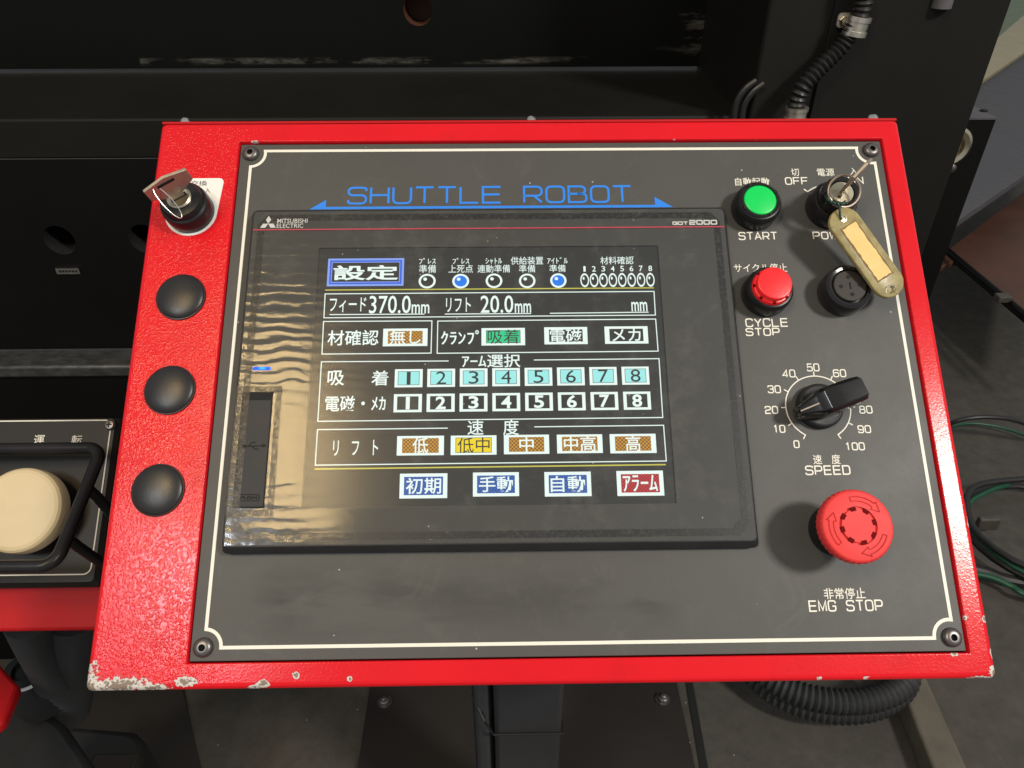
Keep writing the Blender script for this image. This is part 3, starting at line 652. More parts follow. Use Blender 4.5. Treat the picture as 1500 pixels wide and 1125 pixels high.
b = MB(); b.loops([rrect(UX0, UX1, UY0, UY1, .0006, ZH - .0006), rrect(UX0, UX1, UY0, UY1, .0006, ZH - .0004), rrect(UX0 + .0004, UX1 - .0004, UY0 + .0004, UY1 - .0004, .0006, ZH + .0001), ], False, True)
b.mi = 1; b.rect(UX0 - .0007, UY0 - .0007, UX1 + .0007, UY1 + .0007, ZH + .00004)
b.rect(UX0 + .0006, UY1 - .0042, UX1 - .0006, UY1 - .0005, ZH + .00035)
cxu = (UX0 + UX1) / 2; cyu = P(370, 653, ZH)[1]
b.build('usb_cover', ['cover', 'dark_hole'], hmi)
ZU = ZH + .0004
b = MB(); b.ribbon([(cxu - .0055, cyu - .0004), (cxu + .0055, cyu)], .0006, ZU); b.disc(cxu - .0055, cyu - .0004, .0012, .0012, ZU + 2e-5, 14); b.add([(cxu + .0075, cyu, ZU), (cxu + .0052, cyu + .0012, ZU), (cxu + .0052, cyu - .0012, ZU)], [(0, 1, 2)])
b.ribbon([(cxu - .003, cyu - .0002), (cxu - .001, cyu + .002), (cxu + .001, cyu + .002)], .0005, ZU + 3e-5); b.ribbon([(cxu - .001, cyu - .0002), (cxu + .001, cyu - .002), (cxu + .003, cyu - .002)], .0005, ZU + 4e-5)
b.build('usb_symbol', 'dark_hole', hmi, smooth=False)
py_ = P(366, 729, ZH)[1]
b = MB(); b.ribbon([p[:2] for p in rrect(cxu - .0066, cxu + .0056, py_ - .0018, py_ + .0018, .0008, 0)], .0004, ZU, True); put_text(b, 'PUSH', cxu - .0052, py_ - .001, cxu + .0042, py_ + .001, ZU + 2e-5, .01); b.build('push_mark', 'dark_hole', hmi, smooth=False)
a = P(371, 538, ZH); c = P(396.5, 542, ZH)
b = MB(); b.loops([rrect(a[0], c[0], c[1], a[1], .0006, ZH), rrect(a[0], c[0], c[1], a[1], .0006, ZH + .0006)], False, True); b.mi = 1; b.rect(a[0] + .004, c[1] + .0004, c[0] - .003, a[1] - .0003, ZH + .00065); b.build('status_led', ['led', 'led_core'], hmi, smooth=False)
# badge printing
ZB = ZH + .0005
def hp(u, v): return P(u, v, ZH)
b = MB(); c1 = hp(393.4, 320); wd = hp(404, 334)[0] - hp(381, 334)[0]; yt = hp(393, 316.8)[1]; ym = hp(393, 328.2)[1]; yb = hp(393, 334.2)[1]; cx = hp(393.3, 328)[0]; q_ = wd / 6
b.add([(cx, yt, ZB), (cx + q_ * 1.02, (yt + ym) / 2, ZB), (cx, ym, ZB), (cx - q_ * 1.02, (yt + ym) / 2, ZB)], [(0, 3, 2, 1)])
for s_ in (-1, 1): b.add([(cx, ym, ZB), (cx + s_ * 2 * q_, ym, ZB), (cx + s_ * 3 * q_, yb, ZB), (cx + s_ * 1 * q_, yb, ZB)], [(0, 1, 2, 3)])
b.build('logo', 'ink_grey', hmi, smooth=False)
b = MB(); put_text(b, 'MITSUBISHI', *pxbox(406.8, 321.0, 450.5, 327.2, ZH), ZB, .006); put_text(b, 'ELECTRIC', *pxbox(406, 328.2, 444.3, 334.2, ZH), ZB, .006); b.build('maker_lettering', 'ink_grey', hmi, smooth=False)
b = MB(); put_stroke(b, 'GOT', *pxbox(984.5, 325, 1008, 330, ZH), ZB, .0007, gap=.3, rad=.1); put_stroke(b, '2000', *pxbox(1008.8, 322.8, 1050.5, 329.6, ZH), ZB, .00085, gap=.35, rad=.12); b.build('series_lettering', 'ink_grey', hmi, smooth=False)
a = hp(372, 338); c = hp(1061, 332); yl = (hp(400, 337.2)[1] + hp(1000, 332.8)[1]) / 2
MB().rect(HX0 + .0022, yl - .0004, HX1 - .0026, yl + .0004, ZB).build('red_line', 'ink_red', hmi, smooth=False)

# ------------------------------------------------------------------ screen contents (flat picture on the LCD)
Z1, Z2, Z3 = ZL + .00008, ZL + .00014, ZL + .0002
def sb(u0, v0, u1, v1): return pxbox(u0, v0, u1, v1, ZL)
def stext(s_, u0, v0, u1, v1, bold=.012, mat='lcd_white'): put_text(MB(), s_, *sb(u0, v0, u1, v1), Z1, bold).build('screen_lettering', mat, hmi, smooth=False)
def sline(pix, w=.0006, mat='lcd_white', closed=False, mb=None):
    q = [P(u, v, ZL) for u, v in pix]; (mb or MB()).ribbon(q, w, Z1, closed).build('screen_line', mat, hmi, smooth=False)
def key(u0, v0, u1, v1, s_, fill, dark=False, mx=.11, my=.14, tx=.06, ty=.10, bold=.010, inner=None, raw=None):
    x0, y1, x1, y0 = raw if raw else sb(u0, v0, u1, v1); w, h = x1 - x0, y1 - y0; b = MB()
    b.rect(x0, y0, x1, y1, Z1); b.mi = 1; ix0, ix1, iy0, iy1 = x0 + w * mx, x1 - w * mx, y0 + h * my, y1 - h * my; b.rect(ix0, iy0, ix1, iy1, Z2)
    if dark: b.mi = 2; b.ribbon([(ix0, iy0), (ix1, iy0), (ix1, iy1), (ix0, iy1)], .0003, Z2 + 2e-5, True)
    b.mi = 2; put_text(b, s_, x0 + w * tx, y0 + h * ty, x1 - w * tx, y1 - h * ty, Z3, bold)
    b.build('touch_key', ['lcd_white', fill, 'lcd_black' if dark else 'lcd_white'], hmi, smooth=False)
b = MB(); x0, y1, x1, y0 = sb(481, 379, 591, 418.6); b.rect(x0, y0, x1, y1, Z1); b.mi = 1; k = .0013; b.rect(x0 + k, y0 + k, x1 - k, y1 - k, Z1 + 2e-5); b.mi = 2; k = .0024; b.rect(x0 + k, y0 + k, x1 - k, y1 - k, Z1 + 4e-5); b.mi = 3; k = .0029; b.rect(x0 + k, y0 + k, x1 - k, y1 - k, Z2)
b.mi = 4; put_text(b, '設定', *sb(489, 389, 583.3, 410.3), Z3, .022); b.build('title_box', ['lcd_light_blue', 'lcd_frame_blue', 'lcd_light_blue', 'lcd_black', 'lcd_white'], hmi, smooth=False)
for s_, u0, v0, u1, v1 in (('ﾌﾟﾚｽ', 613.9, 378, 638.4, 386.6), ('準備', 613.9, 388, 638.6, 399.6), ('ﾌﾟﾚｽ', 663, 378, 687.5, 386.6), ('上死点', 657.2, 388, 692.8, 399.6), ('ｼｬﾄﾙ', 711, 378, 735.5, 386.4), ('連動準備', 699.4, 388, 747.2, 399.2),
    ('供給装置', 748.1, 376.2, 795.8, 387.5), ('準備', 760, 388.2, 784.2, 399), ('ｱｲﾄﾞﾙ', 801.4, 377, 831.8, 386.2), ('準備', 804.4, 387.8, 828.7, 398.4), ('材料確認', 879, 376, 928.2, 387)):
    stext(s_, u0, v0, u1, v1, .004)
def slamp(u, v, rx, ry, blue):
    x0, y1, x1, y0 = sb(u - rx, v - ry, u + rx, v + ry); cx, cy, a, c = (x0 + x1) / 2, (y0 + y1) / 2, (x1 - x0) / 2, (y1 - y0) / 2
    b = MB(); b.disc(cx, cy, a, c, Z1, 32); b.mi = 1; b.disc(cx, cy, a * .74, c * .74, Z2, 28); b.mi = 0; b.disc(cx - a * .24, cy + c * .26, a * .22, c * .22, Z3, 14)
    b.build('screen_lamp', ['lcd_white', 'lcd_dot' if blue else 'lcd_black'], hmi, smooth=False)
for u, v, bl in ((625.8, 411.9, 0), (674.9, 411.9, 1), (723.7, 411.4, 0), (772.3, 411.5, 0), (817.9, 411.1, 1)): slamp(u, v, 12.3, 10.6, bl)
for i in range(8):
    u = 856.2 + 13.75 * i; stext(str(i + 1), u - (1.8 if i == 0 else 3), 390 - i * .12, u + (1.8 if i == 0 else 3), 398 - i * .12, .0 if i == 0 else .010); slamp(u + .3, 410.6 - i * .1, 6.8, 10.2, 0)
sline([(476.3, 424.9), (957.8, 421.7)], .0007, 'lcd_yellow_line'); sline([(460.7, 687.2), (975.2, 680.6)], .0008, 'lcd_yellow_line')
sline([(476.3, 430.6), (958, 426.9), (960, 461.6), (474.5, 465.6)], closed=True)
sline([(474, 471), (632.7, 470), (631.4, 517.3), (471.6, 518.7)], closed=True); sline([(641.3, 470.4), (960.4, 467.4), (964, 514.4), (640.4, 517.6)], closed=True)
sline([(657.2, 528.8), (470.9, 530), (465.6, 617.2), (970.8, 611.6), (965.3, 525.4), (782, 527.4)])
sline([(655.9, 627.2), (465.1, 629.4), (461.8, 681.4), (976, 675.3), (972, 623), (782.7, 625.3)])
stext('フィード', 483.5, 436, 536, 457, .008); stext('370.0', 541.5, 433.4, 601.4, 459, .006); stext('mm', 603.2, 445.8, 628.8, 459, .012); sline([(482.7, 460.9), (622, 460.1)])
stext('リフト', 653.5, 436.2, 689.6, 457, .008); stext('20.0', 704, 433, 752, 458.2, .006); stext('mm', 754, 444.5, 778, 458, .012); sline([(651.6, 460.1), (778, 459.3)])
stext('mm', 924.5, 442.2, 948.6, 456, .012); sline([(805.6, 459), (950, 457.3)])
stext('材確認', 480.5, 483.8, 554.2, 505.6, .010); key(561.6, 481.6, 626, 506.8, '無し', 'lcd_orange', tx=.15)
stext('ｸﾗﾝﾌﾟ', 646, 484, 701.5, 504.5, .012); key(705.3, 480.8, 769.3, 505.7, '吸着', 'lcd_green', True, tx=.14, ty=.09, bold=.002)
key(797, 479.5, 861, 504, '電磁', 'lcd_black', tx=.13); key(885.2, 478.4, 950, 503.2, 'メカ', 'lcd_black', tx=.17, ty=.14)
stext('ｱｰﾑ選択', 676.8, 519.4, 762.5, 538, .010)
for row in range(2):
    A_ = sb(578.7, 541, 618.8, 567.2) if row == 0 else sb(577.2, 577.5, 617.7, 603.7); B_ = sb(910.1, 537.3, 951.7, 563.3) if row == 0 else sb(912.5, 573.9, 954.1, 600)
    for i in range(8):
        t = i / 7; r_ = [A_[k] * (1 - t) + B_[k] * t for k in range(4)]
        key(0, 0, 0, 0, str(i + 1), 'lcd_cyan' if row == 0 else 'lcd_black', row == 0, tx=.43 if i == 0 else .32, ty=.15, bold=.0 if (row == 0 or i == 0) else .024, raw=r_, mx=.12, my=.13)
stext('吸', 480.5, 543, 504, 564.6, .010); stext('着', 544.5, 543, 568.6, 564.6, .010); stext('電磁・ﾒｶ', 477, 580, 564.5, 601.8, .010)
stext('速', 684.8, 615.4, 708.4, 637, .008); stext('度', 737, 614.6, 760.2, 637.2, .008); stext('リ　フ　ト', 488.6, 645, 553.5, 667, .008)
for a_, s_, f_, d_, tx in (((581.9, 638.9, 650.1, 666.7), '低', 'lcd_orange', 0, .33), ((660.4, 638.3, 727.4, 666), '低中', 'lcd_yellow', 1, .15), ((738, 637.3, 804.8, 664.8), '中', 'lcd_orange', 0, .34), ((815.5, 636.8, 883.2, 663.5), '中高', 'lcd_orange', 0, .15), ((892.8, 636, 962, 663.5), '高', 'lcd_orange', 0, .34)):
    key(*a_, s_, f_, bool(d_), tx=tx, bold=.002 if d_ else .010, my=.12)
for a_, s_, f_ in (((586, 694, 655, 729.6), '初期', 'lcd_blue'), ((692.8, 692.3, 760.5, 726.7), '手動', 'lcd_blue'), ((797.3, 691.5, 866.7, 726.7), '自動', 'lcd_blue'), ((902.7, 690, 973.3, 725.9), 'ｱﾗｰﾑ', 'lcd_red')):
    key(*a_, s_, f_, tx=.13, ty=.17, mx=.09, my=.13, bold=.010)

# ------------------------------------------------------------------ buttons
def collar(b, r=.0150, h=.0125, top=.0128, inner=.0112):
    b.lathe([(r * .985, 0), (r, .0006), (r, h * .62), (r * .965, h * .86), (top * 1.03, h), (top * .96, h + .0002), (inner, h - .0006), (inner, h - .004)], 56, cap1=True); return b
def notches(b, r, z, n, w=.0014, d=.0011, a0=0.0):
    for i in range(n):
        a = a0 + 2 * math.pi * i / n; c, s_ = math.cos(a), math.sin(a)
        q = [(r - d, -w / 2), (r + d, -w / 2), (r + d, w / 2), (r - d, w / 2)]
        b.prism([(x * c - y * s_, x * s_ + y * c) for x, y in q], z - .0006, z + .0004)
b = collar(MB()); btn = b.build('push_button', 'black', con, (.1240, .1110, 0)); btn['label'] = 'green illuminated start push button'
b = MB(); b.lathe([(.0124, .0105), (.0124, .0133), (.0116, .0139), (.0106, .0139), (.0104, .0128)], 48, cap1=False); b.build('lens_ring', 'black_gloss', btn)
b = MB(); notches(b, .0116, .0139, 4, .0022, .0009, .5); b.build('ring_notch', 'dark_hole', btn)
b = MB(); b.lathe([(.0103, .011), (.0103, .0134), (.0100, .0138), (.0096, .01395), (.0094, .0140), (.0001, .0141)], 48, cap1=False); b.build('lens', 'green_lens', btn)
b = collar(MB()); btn = b.build('push_button', 'black', con, (.1248, .0512, 0)); btn['label'] = 'red illuminated cycle stop push button'
b = MB(); b.lathe([(.0120, .009), (.0120, .0132), (.0114, .0150), (.0109, .0152)], 48, cap1=True); b.build('lens_ring', 'red_lens', btn)
b = MB(); notches(b, .0112, .0152, 8, .0018, .0008); b.build('ring_notch', 'emg_dark', btn)
b = MB(); b.lathe([(.0106, .0140), (.0106, .0188), (.0103, .0193), (.0098, .0195), (.0095, .01955), (.0001, .0196)], 48, cap1=False); b.build('lens', 'red_lens', btn)
# power key switch
b = collar(MB(), .0150, .013, .0130, .0118); ks = b.build('key_switch', 'black', con, (KX, KY, 0)); ks['label'] = 'black power key switch with key inserted'
b = MB(); b.lathe([(.0122, .009), (.0122, .0195), (.0115, .0212), (.0082, .0214), (.0080, .0195)], 48, cap1=True); b.build('switch_barrel', 'black_gloss', ks)
b = MB(); b.lathe([(.0076, .018), (.0076, .0212), (.0071, .0217), (.0001, .0217)], 40, cap1=False); b.mi = 1
a = math.radians(56); c, s_ = math.cos(a), math.sin(a); b.prism([(x * c - y * s_, x * s_ + y * c) for x, y in ((-.0052, -.0011), (.0052, -.0011), (.0052, .0011), (-.0052, .0011))], .0216, .02185); b.build('lock_cylinder', ['nickel', 'dark_hole'], ks)
# buzzer
b = MB(); b.lathe([(.0148, 0), (.0150, .0006), (.0150, .010), (.0144, .0128), (.0128, .0140), (.0112, .0136), (.0108, .0118)], 56, cap1=True); bz = b.build('buzzer', 'black_gloss', con, (.1732, .0512, 0)); bz['label'] = 'black round buzzer with four sound holes'
b = MB(); b.lathe([(.0102, .0118), (.0102, .0138), (.0097, .0142), (.0001, .0142)], 48, cap1=False); b.build('buzzer_face', 'buzzer', bz)
for i in range(4): MB().lathe([(.0013, .01415), (.0013, .0144)], 14, cap1=True).build('sound_hole', 'dark_hole', bz, (.0058 * math.cos(math.pi / 2 * i + .08), .0058 * math.sin(math.pi / 2 * i + .08), 0))
MB().box(-.0003, .0003, -.0022, .0022, .0141, .0146).build('mark', 'dark_hole', bz)
# speed knob
kn = MB().lathe([(.0138, 0), (.0138, .0040), (.0132, .0052), (.0122, .0058), (.0117, .0058), (.0117, .0054)], 48).build('rotary_knob', 'bezel', con, (DX, DY, 0)); kn['label'] = 'black pointer knob set to about seventy five on the speed dial'
ka = math.radians(19)
lev = MB()
def kp(poly, z0, z1, mi=0):
    lev.mi = mi; c, s_ = math.cos(ka), math.sin(ka); lev.prism([(x * c - y * s_, x * s_ + y * c) for x, y in poly], z0, z1)
sec = [(-.0192, .0006, .0080, .0140), (-.0184, .0024, .0062, .0156), (-.0092, .0052, .0052, .0218), (-.0084, .0056, .0052, .0222), (-.0050, .0062, .0052, .0250), (-.0040, .0063, .0052, .0254), (.0050, .0064, .0052, .0258), (.0140, .0062, .0056, .0260), (.0182, .0058, .0080, .0260), (.0188, .0050, .0090, .0256)]
ls = []
for x, hw, z0, z1 in sec:
    hw *= 1.28; pf = [(-hw, z0), (-hw * .95, z1 - .0028), (-hw * .70, z1), (hw * .70, z1), (hw * .95, z1 - .0028), (hw, z0)]
    c, s_ = math.cos(ka), math.sin(ka); ls.append([(x * c - y * s_, x * s_ + y * c, z) for y, z in pf])
lev.loops(ls, True, True); lev.build('pointer_grip', 'black_gloss', kn, angle=28, bevel=.0005)
b = MB(); c, s_ = math.cos(ka), math.sin(ka); b.add([(x * c - y * s_, x * s_ + y * c, z) for x, y, z in ((-.0184, -.0004, .0158), (-.0184, .0004, .0158), (-.0092, .0004, .0220), (-.0092, -.0004, .0220))], [(0, 3, 2, 1)]); b.build('pointer_line', 'brass', kn, smooth=False)
MB().lathe([(.0017, .0259), (.0017, .0263), (.0012, .0263), (.0012, .0258)], 16).build('set_screw', 'dark_hole', kn, (.0055 * c, .0055 * s_, -.0003))
# emergency stop
es = MB().lathe([(.0145, 0), (.0145, .004), (.0132, .006), (.0124, .020), (.0150, .024)], 56).build('emergency_stop', 'black', con, (.1493, -.0958, 0)); es['label'] = 'red mushroom emergency stop button'
b = MB(); b.lathe([(.0140, .0215), (.0180, .0222), (.0194, .0236), (.0197, .0262), (.0196, .0296), (.0191, .0307), (.0184, .0312), (.0180, .0313), (.0118, .0317), (.0103, .0317), (.0102, .0306), (.0090, .0306), (.0089, .0319), (.0060, .0319), (.0001, .0319)], 120, cap1=False, wob=lambda i, r, z: (.00035 if i % 3 == 0 else 0) if .0192 < r < .0199 else 0); b.build('mushroom_head', 'emg', es, angle=25)
b = MB(); notches(b, .0090, .0318, 8, .0030, .0011, .2); b.build('centre_notch', 'emg_dark', es)
for k in range(3):
    b = MB(); a0 = math.radians(100 + 120 * k); pts = [(.0145 * math.cos(a0 - math.radians(52) * t / 9), .0145 * math.sin(a0 - math.radians(52) * t / 9)) for t in range(10)]
    for off in (-.0012, .0012): b.ribbon([(x * (1 + off / .0145), y * (1 + off / .0145)) for x, y in pts], .00036, .0319)
    e1 = a0 - math.radians(52); e0 = a0 - math.radians(70); b.ribbon([(.0133 * math.cos(e1), .0133 * math.sin(e1)), (.0118 * math.cos(e1), .0118 * math.sin(e1)), (.0145 * math.cos(e0), .0145 * math.sin(e0)), (.0170 * math.cos(e1), .0170 * math.sin(e1)), (.0157 * math.cos(e1), .0157 * math.sin(e1))], .00036, .03192)
    b.ribbon([(.0133 * math.cos(a0), .0133 * math.sin(a0)), (.0157 * math.cos(a0), .0157 * math.sin(a0))], .00036, .03194); b.build('arrow_mark', 'emg_mark', es, smooth=False)
# blanking plugs
for k in range(3):
    b = MB(); b.lathe([(.0152, 0), (.0154, .0008), (.0152, .0013), (.0147, .0014)] + [(.0147 * math.cos(t), .0014 + .0030 * math.sin(t)) for t in [math.pi / 2 * i / 12 for i in range(1, 12)]] + [(.0001, .0044)], 56, cap1=False); b.build('blanking_plug', 'plug', con, (-.2420, .0520 - .0602 * k, ZF - .0002))
# die change key switch on its label
lb = pxbox(246, 262, 320, 342, ZF)
b = MB(); lx1_, ly1_ = lb[2], lb[1]; o_ = []
for i in range(5): a = math.radians(90 * i / 4); o_.append((lx1_ - .003 + .003 * math.cos(a), ly1_ - .003 + .003 * math.sin(a)))
for i in range(5): a = math.radians(90 + 90 * i / 4); o_.append((-.259 + .003 + .003 * math.cos(a), ly1_ - .003 + .003 * math.sin(a)))
for i in range(15): a = math.radians(180 + 180 * i / 14); o_.append((-.242 + .0168 * math.cos(a), .1110 + .0168 * math.sin(a)))
b.prism(o_, ZF + .0001, ZF + .0005); lab = b.build('switch_label', 'label', con)
b = MB(); put_text(b, '型交換', *pxbox(268, 265.5, 303.5, 273, ZF), ZF + .0006, .002); put_text(b, '入', *pxbox(301, 276, 308.5, 283, ZF), ZF + .0006, .002); b.build('lettering', 'ink_black', lab, smooth=False)
b = MB(); b.lathe([(.0150, 0), (.0152, .0006), (.0152, .0095), (.0146, .0125), (.0132, .0132), (.0128, .0122)], 56, cap1=True); k2 = b.build('key_switch', 'black', con, (-.2420, .1110, ZF)); k2['label'] = 'black key switch on white label'
b = MB(); b.lathe([(.0130, .008), (.0130, .0160), (.0122, .0176), (.0075, .0182)], 56); b.build('switch_barrel', 'black', k2)
b = MB(); b.lathe([(.0076, .015), (.0076, .0192), (.0066, .0200), (.0060, .0196), (.0001, .0196)], 40, cap1=False); b.mi = 1
a = math.radians(33); c, s_ = math.cos(a), math.sin(a); b.prism([(x * c - y * s_, x * s_ + y * c) for x, y in ((-.0050, -.0014), (.0050, -.0014), (.0050, .0014), (-.0050, .0014))], .0195, .0199); b.build('lock_cylinder', ['nickel', 'dark_hole'], k2)

# stand
pA = .0405; yp = .11; xp = hit_y(775, 1010, yp).x; yfl = 0
stand_m = PM.inverted()
def ck(b, name, mats, **kw):
    o = b.build(name, mats, **kw); o.parent = con; o.matrix_basis = PM.inverted(); return o
ck(MB().box(xp - pA, xp + pA, yp, yp + .08, .012, 1.035), 'post', 'post', bevel=.006)
bz0 = hit_z(541, 1012, .012); bz1 = hit_z(994, 1012, .012); bn = hit_z(770, 1180, .012)
ck(MB().box(bz0.x, bz1.x, -.02, bz0.y + .14, .0005, .012), 'base_plate', 'baseplate', bevel=.002)
for u, v in ((563, 1026), (971, 1022)):
    q = hit_z(u, v, .018); b = MB(); b.lathe([(.014, 0), (.014, .003)], 28, (q.x, q.y, .012)); b.lathe([(.0105, .003), (.0105, .0095), (.008, .0110)], 6, (q.x, q.y, .012)); b.mi = 0; b.lathe([(.0055, .0110), (.0055, .0150), (.004, .016)], 16, (q.x, q.y, .012)); ck(b, 'anchor_bolt', 'screw')
hp_ = thing('stand_hose', 'black corrugated hose strapped to the console post', 'hose', Matrix.Translation((xp - pA - .014, yp + .01, .05)))
kid(hp_, hose(MB(), [(xp - pA - .013, yp + .02, .06), (xp - pA - .013, yp + .018, .4), (xp - pA - .014, yp + .02, .7), (xp - pA - .013, yp + .03, .93)], .0115, .007, .0014, 14), 'corrugated_tube', 'hose')
zt = hit_y(770, 1073, yp).z
kid(hp_, MB().tube([(xp - pA - .027, yp + .02, zt + .05), (xp - pA - .012, yp - .002, zt + .03), (xp - pA - .001, yp - .002, zt), (xp + pA + .002, yp - .002, zt), (xp + pA + .002, yp + .08, zt)], .0017, 8), 'cable_tie', 'cable')

# ------------------------------------------------------------------ keys, rings, tag (lift out)
def key_obj(label, mw, bow, slot, mats=('brass',), th=.0020):
    o = thing('key', label, 'key', mw, None); t = th / 2
    b = MB(); b.loops([[(x, -t, z) for x, z in bow], [(x, t, z) for x, z in bow]], True, True); b.build('bow', mats[0], o, bevel=.0003)
    b = MB(); b.box(-.0040, .0040, -.0009, .0009, -.012, .0062); b.build('blade', mats[0], o)
    if slot:
        b = MB(); b.box(slot[0], slot[1], -t - .00015, t + .00015, slot[2], slot[3]); b.build('slot', 'dark_hole', o)
    return o
ang = math.radians(33)
bowL = [(-.0045, .0035), (.0045, .0035), (.0140, .0095), (.0140, .0195), (.0000, .0225), (-.0140, .0195), (-.0140, .0095)]
key_obj('nickel key in the black switch on the white label', PMat(-.2420, .1110, ZF + .0196, ang), bowL, (-.0060, .0050, .0165, .0188))
def PV(x, y, z): return PM @ Vector((x, y, z))
pts = []
c, s_ = math.cos(ang), math.sin(ang)
for i in range(40):
    t = 2 * math.pi * i / 40; lx = -.006 + .0018 * math.sin(t); ln = -.0085 * (1 - math.cos(t)) ; lz = .0168 - .0085 * (1 - math.cos(t)) * .62 + .004 * math.sin(t)
    pts.append(PV(-.2420 + lx * c - ln * s_ - .006 * math.sin(t), .1110 + lx * s_ + ln * c, ZF + .0196 + lz))
tag(MB().tube(pts, .00036, 8, True).build('key_ring', 'steel'), 'thin wire loop hanging from the key on the white label', 'key ring')
ang2 = math.radians(45)
bowR = [(-.0040, .0035), (.0040, .0035), (.0095, .0080), (.0130, .0160), (.0110, .0250), (.0030, .0290), (-.0070, .0250), (-.0095, .0160), (-.0075, .0080)]
key_obj('key turned in the power switch, seen along its edge', PMat(KX, KY, .0217, ang2), bowR, (-.0030, .0040, .0170, .0205), th=.0019)
rc = (KX - .0022, KY - .0030); ring = []
for i in range(48):
    t = 2 * math.pi * i / 48; ring.append(PV(rc[0] + .0098 * math.cos(t), rc[1] - .0004 + .0094 * math.sin(t), .0285 + .0030 * math.sin(t)))
tag(MB().tube(ring, .0008, 8, True).build('key_ring', 'brass'), 'split ring through the bow of the power switch key', 'key ring')
# yellowed tag
A = Vector((*P(1236, 326, .0235), .0235)); B = Vector((*P(1300, 415, .0170), .0170)); ax = (B - A); Lh = ax.length / 2; ax.normalize(); nz_ = Vector((0, 0, 1)); nz_ = (nz_ - ax * nz_.dot(ax)).normalized(); ay = nz_.cross(ax)
mt = Matrix(((ax.x, ay.x, nz_.x, 0), (ax.y, ay.y, nz_.y, 0), (ax.z, ay.z, nz_.z, 0), (0, 0, 0, 1)))
tagm = PM @ Matrix.Translation((A + B) / 2) @ mt
kt = thing('key_tag', 'yellowed plastic key tag with blank paper insert hanging from the power switch key', 'key tag', tagm)
hw = .0107; Lx = Lh + .0090
ls = []
for k, (ins_, z) in enumerate(((.0012, -.0018), (.0004, -.0014), (0, -.0006), (0, .0006), (.0004, .0014), (.0012, .0018))): ls.append(rrect(-Lx + ins_, Lx - ins_, -hw + ins_, hw - ins_, hw - ins_ - .0006, z, 10))
MB().loops(ls, True, True).build('tag_body', 'tag', kt)
def rag(x0, x1, y0, y1, z, j, n=16):
    p = []
    for i in range(n): p.append((x0 + (x1 - x0) * i / n, y0 + random.uniform(0, j)))
    for i in range(5): p.append((x1 - random.uniform(0, j), y0 + (y1 - y0) * i / 5))
    for i in range(n): p.append((x1 - (x1 - x0) * i / n, y1 - random.uniform(0, j)))
    for i in range(5): p.append((x0 + random.uniform(0, j), y1 - (y1 - y0) * i / 5))
    return [(x, y, z) for x, y in p]
p_ = rag(-Lh * .90, Lh * .86, -.0064, .0064, .00195, .0006); MB().add(p_, [list(range(len(p_)))]).build('paper_border', 'paper_edge', kt, smooth=False)
p_ = rag(-Lh * .86, Lh * .82, -.0056, .0056, .00205, .0007); MB().add(p_, [list(range(len(p_)))]).build('paper_insert', 'paper', kt, smooth=False)
MB().lathe([(.0024, .0017), (.0024, .0022), (.0013, .0024), (.0012, .0018)], 20).build('eyelet', 'nickel', kt, (-Lh - .0022, 0, 0))
hx = Lh + .0030
MB().tube([(hx + .0022 * math.cos(t) + .001, -.0026 + .0030 * math.sin(t), .0024 + .0012 * math.cos(t * .5)) for t in [i * .32 for i in range(16)]], .00055, 8).build('wire_hook', 'nickel', kt)
i2 = tagm.inverted()
tw = []
for ph in (0, math.pi):
    base = [PV(*P(1211, 291, .027), .027), PV(*P(1220, 297, .0275), .0275), PV(*P(1233, 299, .028), .028), PV(*P(1238, 296, .029), .029)]
    sp = spline(base, 10); b = MB(); b.tube([i2 @ (p + (RW @ Vector((0, math.cos(k * .75 + ph), math.sin(k * .75 + ph)))) * .0007) for k, p in enumerate(sp)], .0006, 8); b.build('twisted_wire', 'green_wire', kt)
b = MB(); b.tube([i2 @ p for p in spline([PV(*P(1229, 299, .028), .028), PV(*P(1230, 308, .0285), .0285), PV(*P(1230.5, 316, .027), .027), PV(*P(1233, 322, .0262), .0262)], 8)], .0007, 8); b.build('twisted_wire', 'green_wire', kt)

# ================================================================== PALM BUTTON STATION (left)
ZS = -.19
st = thing('palm_button_station', 'palm button station with black plate and tubular guard left of the red console', 'control box', PMat(*P(60, 740, ZS), ZS))
sti = Matrix.Translation((-P(60, 740, ZS)[0], -P(60, 740, ZS)[1], -ZS))
def sk(b, name, mats, par=None, **kw):
    o = b.build(name, mats, **kw); o.parent = par or st; o.matrix_basis = sti if par is None else Matrix.Identity(4); return o
sx1 = P(160, 720, ZS)[0]; sy1 = P(80, 611, ZS)[1]; sy0 = P(80, 853, ZS)[1]; sx0 = sx1 - .32
b = MB(); b.loops([rrect(sx0, sx1, sy0 - .004, sy1, .004, ZS - .014), rrect(sx0, sx1, sy0 - .004, sy1, .004, ZS - .004), rrect(sx0 + .003, sx1 - .003, sy0, sy1 - .002, .004, ZS)], True, True); sk(b, 'top_plate', 'station')
m_ = .0062; xl = P(140, 800, ZS)[0]; yb_ = P(60, 862 - 3, ZS)[1]
MB_ = MB().ribbon([p[:2] for p in rrect(sx0 + .006, sx1 - .0062, sy0 + .0060, sy1 - .0032, .006, 0, 6)], .0010, ZS + .0002, True); sk(MB_, 'border_line', 'ink', smooth=False)
ry0 = P(60, 924, ZS - .02)[1]
b = MB(); b.box(sx0, sx1 - .001, ry0, sy1 + .002, ZS - .09, ZS - .0145); sk(b, 'enclosure', 'red_plain', bevel=.003)
q = P(162, 623, ZS); o = sk(MB().lathe([(.0048, 0), (.0046, .0015), (.0034, .0026), (.0012, .0029)], 20, (*q, ZS)), 'screw', 'screw')
b = MB(); 
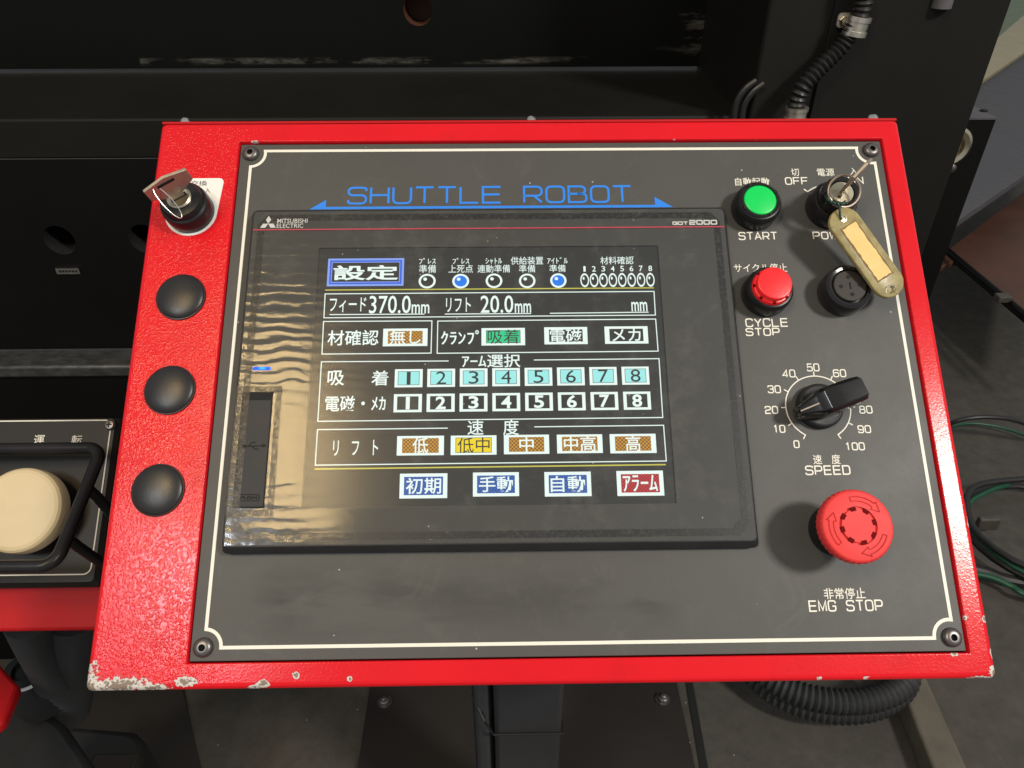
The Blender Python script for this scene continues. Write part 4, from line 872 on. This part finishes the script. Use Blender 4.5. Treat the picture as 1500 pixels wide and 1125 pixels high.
for a in (0, math.pi / 2):
    b.prism([(q[0] + x * math.cos(a) - y * math.sin(a), q[1] + x * math.sin(a) + y * math.cos(a)) for x, y in ((-.0024, -.0005), (.0024, -.0005), (.0024, .0005), (-.0024, .0005))], ZS + .0028 + a * 1e-5, ZS + .00305 + a * 1e-5)
sk(b, 'screw_slot', 'dark_hole')
for s_, u in (('運', 51), ('転', 106)): sk(put_text(MB(), s_, *pxbox(u, 637.5, u + 13.5, 650, ZS), ZS + .0002, .004), 'lettering', 'ink', smooth=False)
gr = .0048; ZA, ZB_ = ZS + .026, ZS + .066        # the guard rises towards the operator
ga, gb = P(141, 656, ZA), P(91, 829, ZB_); gy1, gy0 = ga[1], gb[1]; gx1 = (ga[0] + gb[0]) / 2
def gz(y): return ZA + (ZB_ - ZA) * (gy1 - y) / (gy1 - gy0)
pth = [(x, y, gz(y)) for x, y, _ in rrect(sx0 + .05, gx1, gy0, gy1, .011, 0, 8)]
sk(MB().tube(pth, gr, 14, True), 'guard_rail', 'black')
for fy in (.36, .78):
    yy = gy1 * (1 - fy) + gy0 * fy
    sk(MB().tube([(gx1, yy, gz(yy)), (gx1 + .002, yy - .006, gz(yy) - .014), (gx1 + .004, yy - .020, ZS)], gr * .85, 12), 'guard_leg', 'black')
c_ = P(22, 746, ZS + .030)
b = MB(); b.lathe([(.016, 0), (.016, .012)], 40, (c_[0], c_[1], ZS)); sk(b, 'button_stem', 'black')
b = MB(); b.lathe([(.030, .010), (.0332, .0115), (.0342, .014), (.0342, .0225), (.0336, .0252), (.0320, .0270), (.0295, .0278), (.0180, .0282), (.0001, .0283)], 64, (c_[0], c_[1], ZS), cap1=False); o = sk(b, 'palm_button', 'cream', angle=14); o['label'] = 'cream round palm button'

# ------------------------------------------------------------------ lower left under the station
def stub(pts, r, label):
    return tag(hose(MB(), pts, r, .011, .0022, 16).build('corrugated_hose', 'hose_grey'), label, 'hose')
zq = .62
stub([hit_z(u, v, z) for u, v, z in ((38, 905, .70), (52, 940, .62), (66, 970, .55), (80, 1000, .48))], .019, 'thin corrugated hose bent outward below the palm button station')
stub([hit_z(u, v, z) for u, v, z in ((105, 890, .66), (105, 940, .56), (103, 990, .44), (98, 1040, .30))], .029, 'thick corrugated hose hanging straight below the palm button station')
b = MB(); b.prism([tuple(hit_z(u, v, .55)[:2]) for u, v in ((-90, 910), (-2, 972), (27, 1004), (4, 1058), (-90, 1120))], .535, .55); tag(b.build('red_bracket', 'red_plain', bevel=.004), 'red steel bracket corner poking in left of the hoses', 'bracket')
lug = thing('rubber_mount', 'round black mount with worn metal rim beside the corrugated hoses', 'mount', Matrix.Translation(hit_z(42, 985, .45)))
b = MB(); b.lathe([(.034, -.06), (.034, .0), (.030, .006), (.018, .008), (.016, .002)], 32); b.build('rim', 'rubber', lug)
b = MB(); b.lathe([(.0315, .0042), (.0300, .0066), (.0285, .0068)], 32, cap1=False); b.build('metal_edge', 'steel', lug)
b = MB(); b.prism([tuple(hit_z(u, v, .38)[:2]) for u, v in ((28, 1010), (95, 1060), (140, 1125), (120, 1180), (-80, 1180), (-40, 1060))], .0, .38); tag(b.build('black_strut', 'rubber', bevel=.01), 'black slanting strut standing below the red bracket', 'strut')
pd = thing('foot_switch', 'black foot switch housing on the floor left of the console stand', 'foot switch', Matrix.Translation(hit_z(150, 1120, 0)))
b = MB(); b.prism([tuple(hit_z(u, v, .16)[:2]) for u, v in ((90, 1060), (196, 1069), (212, 1085), (200, 1180), (90, 1180))], .0, .16); kid(pd, b, 'housing', 'rubber', bevel=.012)
q = hit_z(180, 1118, .165); kid(pd, MB().box(q.x - .05, q.x + .02, q.y - .02, q.y + .015, .16, .166), 'pedal_plate', 'baseplate', bevel=.002)

S.render.film_transparent = False
S.cycles.max_bounces = 8; S.cycles.transparent_max_bounces = 8
S.cycles.use_denoising = True
